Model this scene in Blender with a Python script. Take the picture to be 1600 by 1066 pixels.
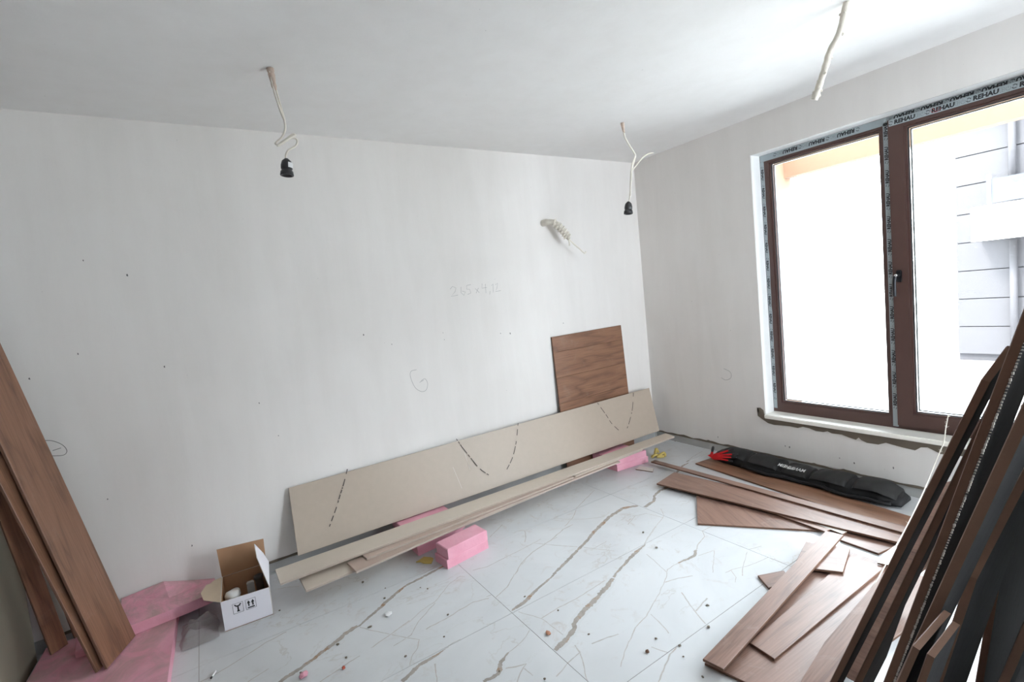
import bpy, bmesh, math, random
from mathutils import Vector, Matrix, noise
for o in list(bpy.data.objects):
    bpy.data.objects.remove(o)
random.seed(7)
S = bpy.context.scene
COL = S.collection
V = Vector
H = 2.4705                      # ceiling height
PIER = -1.2
RX0 = -1.3  # unseen rear opening, added to let in fill light
RX1 = -0.3

# ------------------------------------------------------------------ camera
cd = bpy.data.cameras.new('camera')
cd.sensor_fit = 'HORIZONTAL'
cd.sensor_width = 36.0
cd.lens = 758.96 / 1600 * 36.0
cd.clip_start = 0.02
cam = bpy.data.objects.new('camera', cd)
COL.objects.link(cam)
cam.matrix_world = Matrix(((0.83462742, 0.13544464, -0.53390244, -3.37616525),
                           (-0.54088243, 0.0182886, -0.84089936, -3.03627304),
                           (-0.10413098, 0.99061611, 0.08852379, 1.41106792),
                           (0, 0, 0, 1)))
S.camera = cam

# ------------------------------------------------------------------ world, sun, exposure
SKY = 3.6
w = bpy.data.worlds.new('overcast_sky')
S.world = w
w.use_nodes = True
bgn = w.node_tree.nodes['Background']
bgn.inputs[0].default_value = (0.84, 0.925, 1.0, 1)
bgn.inputs[1].default_value = SKY
sd = bpy.data.lights.new('sun', 'SUN')
sd.energy = 2.2
sd.angle = math.radians(12)
sd.color = (1.0, 0.96, 0.9)
sun = bpy.data.objects.new('sun', sd)
COL.objects.link(sun)
sun.rotation_euler = V((0.55, -0.25, -0.80)).to_track_quat('-Z', 'Y').to_euler()
pl = bpy.data.lights.new('window_portal', 'AREA')
pl.shape = 'RECTANGLE'
pl.size, pl.size_y = 1.62, 1.87
pl.cycles.is_portal = True
po = bpy.data.objects.new('window_portal', pl)
COL.objects.link(po)
po.location = (0.29, -1.86, 1.29)
po.rotation_euler = V((-1, 0, 0)).to_track_quat('-Z', 'Y').to_euler()
def portal(name, size, loc, d):
    q = bpy.data.lights.new(name, 'AREA')
    q.shape = 'RECTANGLE'
    q.size, q.size_y = size
    q.cycles.is_portal = True
    qo = bpy.data.objects.new(name, q)
    COL.objects.link(qo)
    qo.location = loc
    qo.rotation_euler = V(d).to_track_quat('-Z', 'Y').to_euler()
portal('side_fill_portal', (1.5, 1.87), (0.29, -4.1, 1.29), (-1, 0, 0))  # opening out of view in the right wall, added to brighten the room
portal('rear_fill_portal', (RX1 - RX0, 2.28), ((RX1 + RX0) / 2, -6.45, 1.16), (0, 1, 0))  # opening out of view in the rear wall, added as fill
S.view_settings.view_transform = 'Standard'
S.view_settings.look = 'None'
S.view_settings.gamma = 1.0
S.view_settings.use_curve_mapping = False
S.view_settings.exposure = 2.86
try:
    S.cycles.max_bounces = 14
    S.cycles.diffuse_bounces = 9
    S.cycles.transparent_max_bounces = 16
    S.cycles.caustics_reflective = False
    S.cycles.caustics_refractive = False
    S.cycles.use_denoising = True
    S.cycles.sample_clamp_indirect = 6.0
except Exception:
    pass


# ------------------------------------------------------------------ materials
def new_mat(name):
    m = bpy.data.materials.new(name)
    m.use_nodes = True
    return m, m.node_tree.nodes, m.node_tree.links, m.node_tree.nodes['Principled BSDF']


def srgb(r, g, b):
    f = lambda c: ((c / 255 + 0.055) / 1.055) ** 2.4 if c > 10 else c / 255 / 12.92
    return (f(r), f(g), f(b), 1)


def plain(name, col, rough=0.6, metal=0.0, spec=0.5, var=0.0, scale=20, bump=0.0):
    m, n, l, b = new_mat(name)
    b.inputs['Base Color'].default_value = col
    b.inputs['Roughness'].default_value = rough
    b.inputs['Metallic'].default_value = metal
    b.inputs['Specular IOR Level'].default_value = spec
    if var or bump:
        tc = n.new('ShaderNodeTexCoord')
        nz = n.new('ShaderNodeTexNoise')
        nz.inputs['Scale'].default_value = scale
        nz.inputs['Detail'].default_value = 6
        l.new(tc.outputs['Object'], nz.inputs['Vector'])
        if var:
            mx = n.new('ShaderNodeMix'); mx.data_type = 'RGBA'
            mx.inputs['A'].default_value = tuple(min(1, c * (1 - var)) for c in col[:3]) + (1,)
            mx.inputs['B'].default_value = tuple(min(1, c * (1 + var)) for c in col[:3]) + (1,)
            l.new(nz.outputs['Fac'], mx.inputs['Factor'])
            l.new(mx.outputs['Result'], b.inputs['Base Color'])
        if bump:
            bp = n.new('ShaderNodeBump')
            bp.inputs['Strength'].default_value = bump
            bp.inputs['Distance'].default_value = 0.004
            l.new(nz.outputs['Fac'], bp.inputs['Height'])
            l.new(bp.outputs['Normal'], b.inputs['Normal'])
    return m


def noise_node(n, l, vec, scale, detail=4, rough=0.5, dist=0.0):
    z = n.new('ShaderNodeTexNoise')
    z.inputs['Scale'].default_value = scale
    z.inputs['Detail'].default_value = detail
    z.inputs['Roughness'].default_value = rough
    z.inputs['Distortion'].default_value = dist
    l.new(vec, z.inputs['Vector'])
    return z.outputs['Fac']


def ramp(n, l, fac, stops):
    r = n.new('ShaderNodeValToRGB')
    e = r.color_ramp.elements
    e[0].position, e[0].color = stops[0]
    e[1].position, e[1].color = stops[-1]
    for p, c in stops[1:-1]:
        x = e.new(p); x.color = c
    l.new(fac, r.inputs['Fac'])
    return r.outputs['Color']


def mixc(n, l, fac, a, b, mode='MIX'):
    m = n.new('ShaderNodeMix'); m.data_type = 'RGBA'; m.blend_type = mode
    for k, v in (('Factor', fac), ('A', a), ('B', b)):
        if hasattr(v, 'is_linked'):
            l.new(v, m.inputs[k])
        else:
            m.inputs[k].default_value = v
    return m.outputs['Result']


def mapping(n, l, vec, scale, loc=(0, 0, 0)):
    mp = n.new('ShaderNodeMapping')
    mp.inputs['Scale'].default_value = scale
    mp.inputs['Location'].default_value = loc
    l.new(vec, mp.inputs['Vector'])
    return mp.outputs['Vector']


def plaster(name, base, dark):
    """skim-coated plaster: broad trowel clouds, faint streaks, a few specks"""
    m, n, l, b = new_mat(name)
    tc = n.new('ShaderNodeTexCoord').outputs['Object']
    f1 = noise_node(n, l, tc, 1.3, 5, 0.55, 0.6)
    c = ramp(n, l, f1, [(0.32, dark), (0.62, base)])
    f2 = noise_node(n, l, mapping(n, l, tc, (5, 5, 0.7)), 1.6, 6, 0.6, 0.3)
    c = mixc(n, l, 0.5, c, ramp(n, l, f2, [(0.3, dark), (0.6, base)]))
    f3 = noise_node(n, l, tc, 55, 2, 0.5)
    sp = ramp(n, l, f3, [(0.765, (0, 0, 0, 1)), (0.80, (1, 1, 1, 1))])
    c = mixc(n, l, sp, c, tuple(x * 0.62 for x in dark[:3]) + (1,))
    l.new(c, b.inputs['Base Color'])
    b.inputs['Roughness'].default_value = 0.75
    b.inputs['Specular IOR Level'].default_value = 0.25
    bp = n.new('ShaderNodeBump')
    bp.inputs['Strength'].default_value = 0.25
    bp.inputs['Distance'].default_value = 0.006
    l.new(noise_node(n, l, mapping(n, l, tc, (3, 3, 1.2)), 2.2, 7, 0.62, 0.5), bp.inputs['Height'])
    l.new(bp.outputs['Normal'], b.inputs['Normal'])
    return m


def wood(name, light, mid, dark, rough=0.36, dust=0.25):
    """laminate decor: grain along local X, every object with its own offset"""
    m, n, l, b = new_mat(name)
    tc = n.new('ShaderNodeTexCoord').outputs['Object']
    oi = n.new('ShaderNodeObjectInfo')
    ad = n.new('ShaderNodeVectorMath'); ad.operation = 'ADD'
    sc = n.new('ShaderNodeMath'); sc.operation = 'MULTIPLY'; sc.inputs[1].default_value = 37.0
    l.new(oi.outputs['Random'], sc.inputs[0])
    cb = n.new('ShaderNodeCombineXYZ')
    l.new(sc.outputs[0], cb.inputs['X']); l.new(sc.outputs[0], cb.inputs['Y'])
    l.new(tc, ad.inputs[0]); l.new(cb.outputs[0], ad.inputs[1])
    v = ad.outputs[0]
    # cathedral grain: contour lines of a stretched noise
    g = noise_node(n, l, mapping(n, l, v, (1.1, 6.5, 1)), 1.0, 3, 0.5, 0.25)
    mu = n.new('ShaderNodeMath'); mu.operation = 'MULTIPLY'; mu.inputs[1].default_value = 11.0
    l.new(g, mu.inputs[0])
    fr = n.new('ShaderNodeMath'); fr.operation = 'PINGPONG'; fr.inputs[1].default_value = 1.0
    l.new(mu.outputs[0], fr.inputs[0])
    rings = ramp(n, l, fr.outputs[0], [(0.0, dark), (0.30, mid), (1.0, light)])
    fib = noise_node(n, l, mapping(n, l, v, (5, 150, 1)), 1.0, 4, 0.6)
    fibc = ramp(n, l, fib, [(0.32, dark), (0.6, light)])
    c = mixc(n, l, 0.45, rings, fibc)
    br = noise_node(n, l, mapping(n, l, v, (1.5, 5, 1)), 1.3, 4, 0.6)
    c = mixc(n, l, ramp(n, l, br, [(0.35, (0, 0, 0, 1)), (0.75, (0.55, 0.55, 0.55, 1))]), c, light)
    ds = noise_node(n, l, v, 5.5, 8, 0.7, 1.0)
    c = mixc(n, l, ramp(n, l, ds, [(0.56, (0, 0, 0, 1)), (0.78, (dust, dust, dust, 1))]), c, (0.55, 0.50, 0.46, 1))
    l.new(c, b.inputs['Base Color'])
    rr = n.new('ShaderNodeMapRange')
    rr.inputs['To Min'].default_value = rough - 0.06
    rr.inputs['To Max'].default_value = rough + 0.12
    l.new(ds, rr.inputs['Value'])
    l.new(rr.outputs[0], b.inputs['Roughness'])
    bp = n.new('ShaderNodeBump'); bp.inputs['Strength'].default_value = 0.15; bp.inputs['Distance'].default_value = 0.001
    l.new(fib, bp.inputs['Height']); l.new(bp.outputs['Normal'], b.inputs['Normal'])
    return m


def marble(name):
    """white glazed tile; the grey-brown veins are ribbons of a second slot in the same tile"""
    m, n, l, b = new_mat(name)
    tc = n.new('ShaderNodeNewGeometry').outputs['Position']
    c1 = noise_node(n, l, tc, 1.6, 5, 0.6, 0.8)
    c = ramp(n, l, c1, [(0.3, (0.54, 0.55, 0.56, 1)), (0.65, (0.62, 0.63, 0.64, 1))])
    # hair veins
    h = noise_node(n, l, mapping(n, l, tc, (1.5, 2.6, 1)), 1.5, 6, 0.55, 0.5)
    sb = n.new('ShaderNodeMath'); sb.operation = 'SUBTRACT'; sb.inputs[1].default_value = 0.5
    l.new(h, sb.inputs[0])
    ab = n.new('ShaderNodeMath'); ab.operation = 'ABSOLUTE'; l.new(sb.outputs[0], ab.inputs[0])
    vm = ramp(n, l, ab.outputs[0], [(0.0, (0.32, 0.32, 0.32, 1)), (0.009, (0, 0, 0, 1))])
    brk = ramp(n, l, noise_node(n, l, tc, 3.0, 2), [(0.48, (0, 0, 0, 1)), (0.62, (1, 1, 1, 1))])
    vm = mixc(n, l, 1.0, vm, brk, 'MULTIPLY')
    c = mixc(n, l, vm, c, (0.36, 0.29, 0.22, 1))
    # building dust
    d = noise_node(n, l, tc, 9, 9, 0.72, 1.4)
    d2 = ramp(n, l, noise_node(n, l, tc, 1.9, 3), [(0.42, (0, 0, 0, 1)), (0.62, (1, 1, 1, 1))])
    dm = mixc(n, l, 1.0, ramp(n, l, d, [(0.55, (0, 0, 0, 1)), (0.70, (0.55, 0.55, 0.55, 1))]), d2, 'MULTIPLY')
    c = mixc(n, l, dm, c, (0.42, 0.33, 0.27, 1))
    l.new(c, b.inputs['Base Color'])
    rr = n.new('ShaderNodeMapRange'); rr.inputs['To Min'].default_value = 0.10; rr.inputs['To Max'].default_value = 0.22
    l.new(d, rr.inputs['Value']); l.new(rr.outputs[0], b.inputs['Roughness'])
    b.inputs['Specular IOR Level'].default_value = 0.4
    return m, c


def vein_mat(name, tint, strength):
    m, n, l, b = new_mat(name)
    uv = n.new('ShaderNodeUVMap').outputs['UV']
    sx = n.new('ShaderNodeSeparateXYZ'); l.new(uv, sx.inputs[0])
    tc = n.new('ShaderNodeNewGeometry').outputs['Position']
    ab = n.new('ShaderNodeMath'); ab.operation = 'ABSOLUTE'; l.new(sx.outputs['Y'], ab.inputs[0])
    nz = noise_node(n, l, tc, 38, 5, 0.65, 0.4)
    ad = n.new('ShaderNodeMath'); ad.operation = 'MULTIPLY_ADD'
    l.new(nz, ad.inputs[0]); ad.inputs[1].default_value = 1.1
    l.new(ab.outputs[0], ad.inputs[2])
    msk = ramp(n, l, ad.outputs[0], [(0.98, (strength,) * 3 + (1,)), (1.38, (0, 0, 0, 1))])
    t2 = noise_node(n, l, tc, 14, 4, 0.6)
    tc2 = ramp(n, l, t2, [(0.40, tint), (0.55, tuple(min(1, x * 1.25) for x in tint[:3]) + (1,)), (0.66, (0.33, 0.20, 0.12, 1))])
    c = mixc(n, l, msk, (0.59, 0.60, 0.61, 1), tc2)
    l.new(c, b.inputs['Base Color'])
    b.inputs['Roughness'].default_value = 0.15
    b.inputs['Specular IOR Level'].default_value = 0.4
    return m


def glass_mat():
    m = bpy.data.materials.new('window_glass'); m.use_nodes = True
    n, l = m.node_tree.nodes, m.node_tree.links
    n.remove(n['Principled BSDF'])
    out = n['Material Output']
    t = n.new('ShaderNodeBsdfTransparent'); t.inputs[0].default_value = (0.97, 0.985, 0.98, 1)
    g = n.new('ShaderNodeBsdfGlossy'); g.inputs['Roughness'].default_value = 0.02
    d = n.new('ShaderNodeBsdfDiffuse'); d.inputs[0].default_value = (0.8, 0.8, 0.8, 1)
    fz = n.new('ShaderNodeFresnel'); fz.inputs[0].default_value = 1.3
    mx = n.new('ShaderNodeMixShader'); l.new(fz.outputs[0], mx.inputs[0]); l.new(t.outputs[0], mx.inputs[1]); l.new(g.outputs[0], mx.inputs[2])
    tc = n.new('ShaderNodeTexCoord').outputs['Object']
    sm = ramp(n, l, noise_node(n, l, mapping(n, l, tc, (1, 2.2, 4.0)), 3.0, 6, 0.65, 2.0), [(0.60, (0.01,) * 3 + (1,)), (0.72, (0.10,) * 3 + (1,))])
    m2 = n.new('ShaderNodeMixShader'); l.new(sm, m2.inputs[0]); l.new(mx.outputs[0], m2.inputs[1]); l.new(d.outputs[0], m2.inputs[2])
    l.new(m2.outputs[0], out.inputs['Surface'])
    return m


def film_mat():
    m = bpy.data.materials.new('clear_film'); m.use_nodes = True
    n, l = m.node_tree.nodes, m.node_tree.links
    n.remove(n['Principled BSDF'])
    t = n.new('ShaderNodeBsdfTransparent'); t.inputs[0].default_value = (0.975, 0.97, 0.97, 1)
    g = n.new('ShaderNodeBsdfGlossy'); g.inputs['Roughness'].default_value = 0.12
    d = n.new('ShaderNodeBsdfDiffuse'); d.inputs[0].default_value = (0.75, 0.72, 0.72, 1)
    lw = n.new('ShaderNodeLayerWeight'); lw.inputs[0].default_value = 0.35
    mx = n.new('ShaderNodeMixShader'); l.new(lw.outputs['Fresnel'], mx.inputs[0]); l.new(t.outputs[0], mx.inputs[1]); l.new(g.outputs[0], mx.inputs[2])
    m2 = n.new('ShaderNodeMixShader'); m2.inputs[0].default_value = 0.20
    l.new(mx.outputs[0], m2.inputs[1]); l.new(d.outputs[0], m2.inputs[2])
    l.new(m2.outputs[0], n['Material Output'].inputs['Surface'])
    return m


def foam_mat(name='pink_foam', dust=0.6):
    m, n, l, b = new_mat(name)
    tc = n.new('ShaderNodeTexCoord').outputs['Object']
    c = ramp(n, l, noise_node(n, l, tc, 6, 5), [(0.3, srgb(216, 148, 164)), (0.7, srgb(228, 170, 186))])
    geo = n.new('ShaderNodeNewGeometry')
    nz = n.new('ShaderNodeSeparateXYZ'); l.new(geo.outputs['Normal'], nz.inputs[0])
    up = ramp(n, l, nz.outputs['Z'], [(0.7, (0, 0, 0, 1)), (0.95, (1, 1, 1, 1))])
    d = ramp(n, l, noise_node(n, l, tc, 7, 8, 0.7, 0.8), [(0.40, (0, 0, 0, 1)), (0.66, (dust, dust, dust, 1))])
    dm = mixc(n, l, 1.0, d, up, 'MULTIPLY')
    c = mixc(n, l, dm, c, (0.40, 0.30, 0.255, 1))
    l.new(c, b.inputs['Base Color'])
    b.inputs['Roughness'].default_value = 0.7
    bp = n.new('ShaderNodeBump'); bp.inputs['Strength'].default_value = 0.4; bp.inputs['Distance'].default_value = 0.003
    l.new(noise_node(n, l, tc, 60, 5), bp.inputs['Height']); l.new(bp.outputs['Normal'], b.inputs['Normal'])
    return m


M = {}
M['wall'] = plaster('wall_plaster', (0.79, 0.762, 0.735, 1), (0.73, 0.70, 0.67, 1))
M['ceiling'] = plaster('ceiling_plaster', (0.81, 0.80, 0.79, 1), (0.765, 0.75, 0.735, 1))
M['reveal'] = plain('white_reveal', (0.93, 0.93, 0.92, 1), 0.6, var=0.02, scale=6)
M['cement'] = plain('bare_cement', (0.42, 0.42, 0.41, 1), 0.85, var=0.2, scale=9, bump=0.3)
M['dark_unseen'] = plain('dark_unseen_wall', (0.24, 0.235, 0.23, 1), 0.9, var=0.2, scale=5, bump=0.3)  # dark tone given to unseen walls to cut bounced light
M['mortar'] = plain('mortar', srgb(112, 102, 90), 0.9, var=0.18, scale=14, bump=0.5)
M['tile'], _ = marble('marble_tile')
M['vein'] = vein_mat('marble_vein', (0.30, 0.265, 0.235, 1), 0.95)
M['thinvein'] = vein_mat('marble_thin_vein', (0.30, 0.25, 0.20, 1), 0.55)
M['grout'] = plain('grout', (0.24, 0.22, 0.195, 1), 0.9)
M['wood'] = wood('laminate_decor', srgb(142, 111, 97), srgb(122, 93, 80), srgb(94, 69, 58))
M['wood2'] = wood('laminate_decor_warm', srgb(146, 107, 84), srgb(125, 89, 67), srgb(87, 60, 45), dust=0.12)
M['hdf'] = plain('fibreboard_edge', srgb(108, 79, 62), 0.8, var=0.12, scale=60)
M['back'] = plain('dark_backing', (0.0065, 0.006, 0.006, 1), 0.75, spec=0.10, var=0.3, scale=30, bump=0.2)
M['chip'] = plain('chipped_edge', (0.62, 0.58, 0.53, 1), 0.9, var=0.2, scale=80)
M['board'] = plain('paper_faced_board', srgb(178, 164, 149), 0.42, var=0.05, scale=24, bump=0.15)
M['stripedge'] = plain('strip_edge', srgb(172, 158, 146), 0.8, var=0.08, scale=60)
M['boardedge'] = plain('board_edge', srgb(205, 200, 192), 0.8, var=0.08, scale=60)
M['strip'] = plain('paper_faced_strip', srgb(196, 184, 170), 0.5, var=0.05, scale=20)
M['strip2'] = plain('paper_faced_strip_brown', srgb(176, 156, 143), 0.5, var=0.05, scale=20)
M['drywall'] = plain('drywall_grey_green', srgb(140, 134, 118), 0.8, var=0.08, scale=7)
M['foam'] = foam_mat('pink_foam', 0.15)
M['dustyfoam'] = foam_mat('dusty_pink_foam', 0.7)
M['verydustyfoam'] = foam_mat('very_dusty_pink_foam', 1.0)
M['frame'] = plain('brown_window_profile', srgb(84, 60, 54), 0.42, var=0.06, scale=8)
M['gasket'] = plain('black_gasket', (0.02, 0.02, 0.022, 1), 0.6)
M['bead'] = plain('spacer_alu', (0.55, 0.55, 0.56, 1), 0.35, 0.6)
M['sill'] = plain('cream_sill', (0.92, 0.895, 0.83, 1), 0.3, var=0.03, scale=5)
M['tape'] = plain('protective_tape', srgb(168, 178, 182), 0.45, var=0.05, scale=12)
M['ink'] = plain('black_ink', (0.018, 0.018, 0.02, 1), 0.6)
M['greyink'] = plain('grey_ink', (0.16, 0.17, 0.18, 1), 0.6)
M['redink'] = plain('red_ink', srgb(190, 90, 95), 0.7)
M['pencil'] = plain('pencil_graphite', (0.36, 0.35, 0.345, 1), 0.8)
M['pencild'] = plain('pencil_graphite_dark', (0.16, 0.155, 0.15, 1), 0.8)
M['marker'] = plain('marker_dash', (0.07, 0.06, 0.055, 1), 0.7)
M['glass'] = glass_mat()
M['film'] = film_mat()
M['carton'] = plain('white_carton', srgb(228, 226, 232), 0.65, var=0.02, scale=9)
M['kraft'] = plain('kraft_carton', srgb(176, 138, 106), 0.85, var=0.08, scale=12)
M['lightkraft'] = plain('pale_kraft', srgb(206, 188, 164), 0.85, var=0.06, scale=14)
M['pvc'] = plain('white_pvc', (0.70, 0.70, 0.69, 1), 0.4)
M['greypvc'] = plain('dark_grey_pvc', (0.16, 0.155, 0.15, 1), 0.5, var=0.3, scale=30)
M['dirtypvc'] = plain('dirty_pvc', (0.42, 0.41, 0.40, 1), 0.6, var=0.3, scale=30)
M['blackplastic'] = plain('black_plastic', (0.02, 0.02, 0.022, 1), 0.35)
M['bag'] = plain('black_nylon', (0.010, 0.010, 0.011, 1), 0.6, spec=0.3, var=0.35, scale=14, bump=0.5)
M['bag2'] = plain('black_nylon_dusty', (0.020, 0.0195, 0.019, 1), 0.6, spec=0.3, var=0.4, scale=10, bump=0.5)
M['whiteprint'] = plain('white_print', (0.6, 0.6, 0.58, 1), 0.6)
M['red'] = plain('red_knit', srgb(196, 24, 30), 0.75, var=0.12, scale=60, bump=0.5)
M['blackrubber'] = plain('black_rubber', (0.015, 0.015, 0.017, 1), 0.55)
M['yellow'] = plain('yellow_scrap', srgb(196, 174, 98), 0.6, var=0.15, scale=20)
M['cable'] = plain('white_cable', srgb(226, 220, 208), 0.5, var=0.05, scale=30)
M['plastered'] = plain('plastered_conduit', srgb(206, 200, 188), 0.85, var=0.14, scale=60, bump=0.8)
M['copper'] = plain('plaster_crumb_pink', srgb(196, 176, 162), 0.8, var=0.3, scale=60)
M['chrome'] = plain('dark_metal_handle', (0.045, 0.045, 0.05, 1), 0.3, 0.7)
M['steel'] = plain('polished_screw', (0.7, 0.7, 0.7, 1), 0.25, 1.0)
M['sticker'] = plain('sticker_paper', (0.72, 0.72, 0.72, 1), 0.6)
M['peach'] = plain('peach_render', (0.21, 0.122, 0.078, 1), 0.85, var=0.03, scale=4)
M['white'] = plain('white_render', (0.8, 0.8, 0.78, 1), 0.8)
M['paving'] = plain('pale_paving', (0.47, 0.465, 0.455, 1), 0.85, var=0.06, scale=1.5)
M['cladding'] = plain('cladding_panel', (0.037, 0.034, 0.038, 1), 0.7, var=0.05, scale=1.2)
M['claddingjoint'] = plain('cladding_joint', (0.026, 0.024, 0.028, 1), 0.8)
M['bluepaint'] = plain('blue_grey_metal', (0.033, 0.037, 0.05, 1), 0.5)


# ------------------------------------------------------------------ geometry helpers
def link(name, me, mats, parent=None, mat4=None):
    o = bpy.data.objects.new(name, me)
    COL.objects.link(o)
    if not isinstance(mats, (list, tuple)):
        mats = [mats]
    if not me.materials:
        for k in mats:
            me.materials.append(k)
    if mat4 is not None:
        o.matrix_world = mat4
    if parent:
        o.parent = parent
        o.matrix_parent_inverse = Matrix()
        bpy.context.view_layer.update()
        if mat4 is not None:
            o.matrix_basis = parent.matrix_world.inverted() @ mat4
        else:
            o.matrix_basis = parent.matrix_world.inverted()
    bpy.context.view_layer.update()
    return o


def tag(o, label, cat, group=None):
    o['label'] = label
    o['category'] = cat
    if group:
        o['group'] = group
    return o


def structure(o):
    o['kind'] = 'structure'
    return o


def empty(name, loc, label=None, cat=None, group=None):
    o = bpy.data.objects.new(name, None)
    COL.objects.link(o)
    o.location = loc
    o.empty_display_size = 0.05
    if label:
        tag(o, label, cat, group)
    bpy.context.view_layer.update()
    return o


def mesh_of(bm, name, smooth=False):
    bmesh.ops.recalc_face_normals(bm, faces=bm.faces)
    me = bpy.data.meshes.new(name)
    bm.to_mesh(me)
    bm.free()
    if smooth:
        for p in me.polygons:
            p.use_smooth = True
    return me


def add_box(bm, lo, hi, mi=0):
    vs = [bm.verts.new((x, y, z)) for x in (lo[0], hi[0]) for y in (lo[1], hi[1]) for z in (lo[2], hi[2])]
    for f in ((0, 1, 3, 2), (4, 6, 7, 5), (0, 4, 5, 1), (2, 3, 7, 6), (0, 2, 6, 4), (1, 5, 7, 3)):
        bm.faces.new([vs[i] for i in f]).material_index = mi


def box(name, lo, hi, mats, parent=None, bevel=0.0):
    """world-space box with its origin at its base centre"""
    c = V(((lo[0] + hi[0]) / 2, (lo[1] + hi[1]) / 2, lo[2]))
    bm = bmesh.new()
    add_box(bm, V(lo) - c, V(hi) - c)
    if bevel:
        bmesh.ops.bevel(bm, geom=bm.edges[:], offset=bevel, segments=2, affect='EDGES')
    return link(name, mesh_of(bm, name), mats, parent, Matrix.Translation(c))


def frame_from(origin, xdir, zdir):
    z = V(zdir).normalized()
    x = V(xdir); x = (x - z * x.dot(z)).normalized()
    y = z.cross(x)
    m = Matrix((x, y, z)).transposed().to_4x4()
    m.translation = V(origin)
    return m


def plank(name, pts, thick, mats, xdir=None, flip=False, parent=None, jag=None, bevel=0.0012):
    """flat board: pts = outline of the TOP face in world space; slots: face, edge, back.
    local X runs along the grain, local Z is the face normal."""
    P = [V(p) for p in pts]
    n = V((0, 0, 0))
    for i in range(len(P)):
        n += P[i].cross(P[(i + 1) % len(P)])
    n.normalize()
    if flip:
        n = -n
    x = V(xdir) if xdir is not None else P[1] - P[0]
    mt = frame_from(P[0], x, n)
    inv = mt.inverted()
    L = [inv @ p for p in P]
    if jag:
        out = []
        for i in range(len(L)):
            a, b = L[i], L[(i + 1) % len(L)]
            out.append(a)
            k = max(1, int((b - a).length / jag[0]))
            d = (b - a).normalized().cross(V((0, 0, 1)))
            for j in range(1, k):
                out.append(a.lerp(b, j / k) + d * random.uniform(-jag[1], jag[1]))
        L = out
    bm = bmesh.new()
    top = [bm.verts.new((p.x, p.y, 0)) for p in L]
    bot = [bm.verts.new((p.x, p.y, -thick)) for p in L]
    ft = bm.faces.new(top); ft.material_index = 0
    fb = bm.faces.new(list(reversed(bot))); fb.material_index = 2
    for i in range(len(L)):
        j = (i + 1) % len(L)
        bm.faces.new((top[i], bot[i], bot[j], top[j])).material_index = 1
    if bevel and not jag:
        es = [e for e in bm.edges if abs(e.verts[0].co.z) < 1e-6 and abs(e.verts[1].co.z) < 1e-6]
        bmesh.ops.bevel(bm, geom=es, offset=min(bevel, thick * 0.3), segments=1, affect='EDGES', material=0)
    return link(name, mesh_of(bm, name), mats, parent, mt)


def add_tube(bm, pts, rad, seg=8, caps=True, mi=0):
    pts = [V(p) for p in pts]
    n = len(pts)
    rr = rad if isinstance(rad, (list, tuple)) else [rad] * n
    up = None
    rings = []
    for i in range(n):
        t = (pts[min(i + 1, n - 1)] - pts[max(i - 1, 0)]).normalized()
        if up is None:
            up = t.orthogonal().normalized()
        up = (up - t * up.dot(t)).normalized()
        s = t.cross(up)
        rings.append([bm.verts.new(pts[i] + (up * math.cos(a) + s * math.sin(a)) * rr[i])
                      for a in [2 * math.pi * k / seg for k in range(seg)]])
    for i in range(n - 1):
        for k in range(seg):
            bm.faces.new((rings[i][k], rings[i][(k + 1) % seg], rings[i + 1][(k + 1) % seg], rings[i + 1][k])).material_index = mi
    if caps:
        bm.faces.new(rings[0]).material_index = mi
        bm.faces.new(rings[-1]).material_index = mi


def spline(pts, per=6):
    P = [V(p) for p in pts]
    out = []
    for i in range(len(P) - 1):
        p0, p1, p2, p3 = P[max(i - 1, 0)], P[i], P[i + 1], P[min(i + 2, len(P) - 1)]
        for k in range(per):
            t = k / per
            out.append(0.5 * ((2 * p1) + (p2 - p0) * t + (2 * p0 - 5 * p1 + 4 * p2 - p3) * t * t + (3 * p1 - p0 - 3 * p2 + p3) * t ** 3))
    out.append(P[-1])
    return out


def tube(name, pts, rad, mat, parent=None, seg=8, wob=0.0):
    if wob and isinstance(rad, (int, float)):
        rad = [rad * (1 + wob * random.uniform(-1, 1)) for _ in pts]
    o = V(pts[0])
    bm = bmesh.new()
    add_tube(bm, [V(p) - o for p in pts], rad, seg)
    return link(name, mesh_of(bm, name, True), mat, parent, Matrix.Translation(o))


def lathe(name, base, axis, prof, mat, parent=None, seg=20):
    """prof: (distance along axis, radius)"""
    mt = frame_from(base, V(axis).orthogonal(), axis)
    bm = bmesh.new()
    rings = []
    for d, r in prof:
        rings.append([bm.verts.new((r * math.cos(a), r * math.sin(a), d)) for a in [2 * math.pi * k / seg for k in range(seg)]])
    for i in range(len(rings) - 1):
        for k in range(seg):
            bm.faces.new((rings[i][k], rings[i][(k + 1) % seg], rings[i + 1][(k + 1) % seg], rings[i + 1][k]))
    bm.faces.new(rings[0]); bm.faces.new(rings[-1])
    return link(name, mesh_of(bm, name, True), mat, parent, mt)


def add_ribbon(bm, pts, width, normal, mi=0, uvl=None, lift=0.0):
    """flat strip along pts; width a number or one per point"""
    P = [V(p) for p in pts]
    n = len(P)
    W = width if isinstance(width, (list, tuple)) else [width] * n
    N = V(normal)
    rows = []
    for i in range(n):
        t = (P[min(i + 1, n - 1)] - P[max(i - 1, 0)]).normalized()
        s = N.cross(t).normalized()
        rows.append((bm.verts.new(P[i] + s * W[i] / 2 + N * lift), bm.verts.new(P[i] - s * W[i] / 2 + N * lift)))
    for i in range(n - 1):
        f = bm.faces.new((rows[i][0], rows[i + 1][0], rows[i + 1][1], rows[i][1]))
        f.material_index = mi
        if uvl:
            for lp in f.loops:
                lp[uvl].uv = (0, 1 if lp.vert in (rows[i][0], rows[i + 1][0]) else -1)


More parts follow.
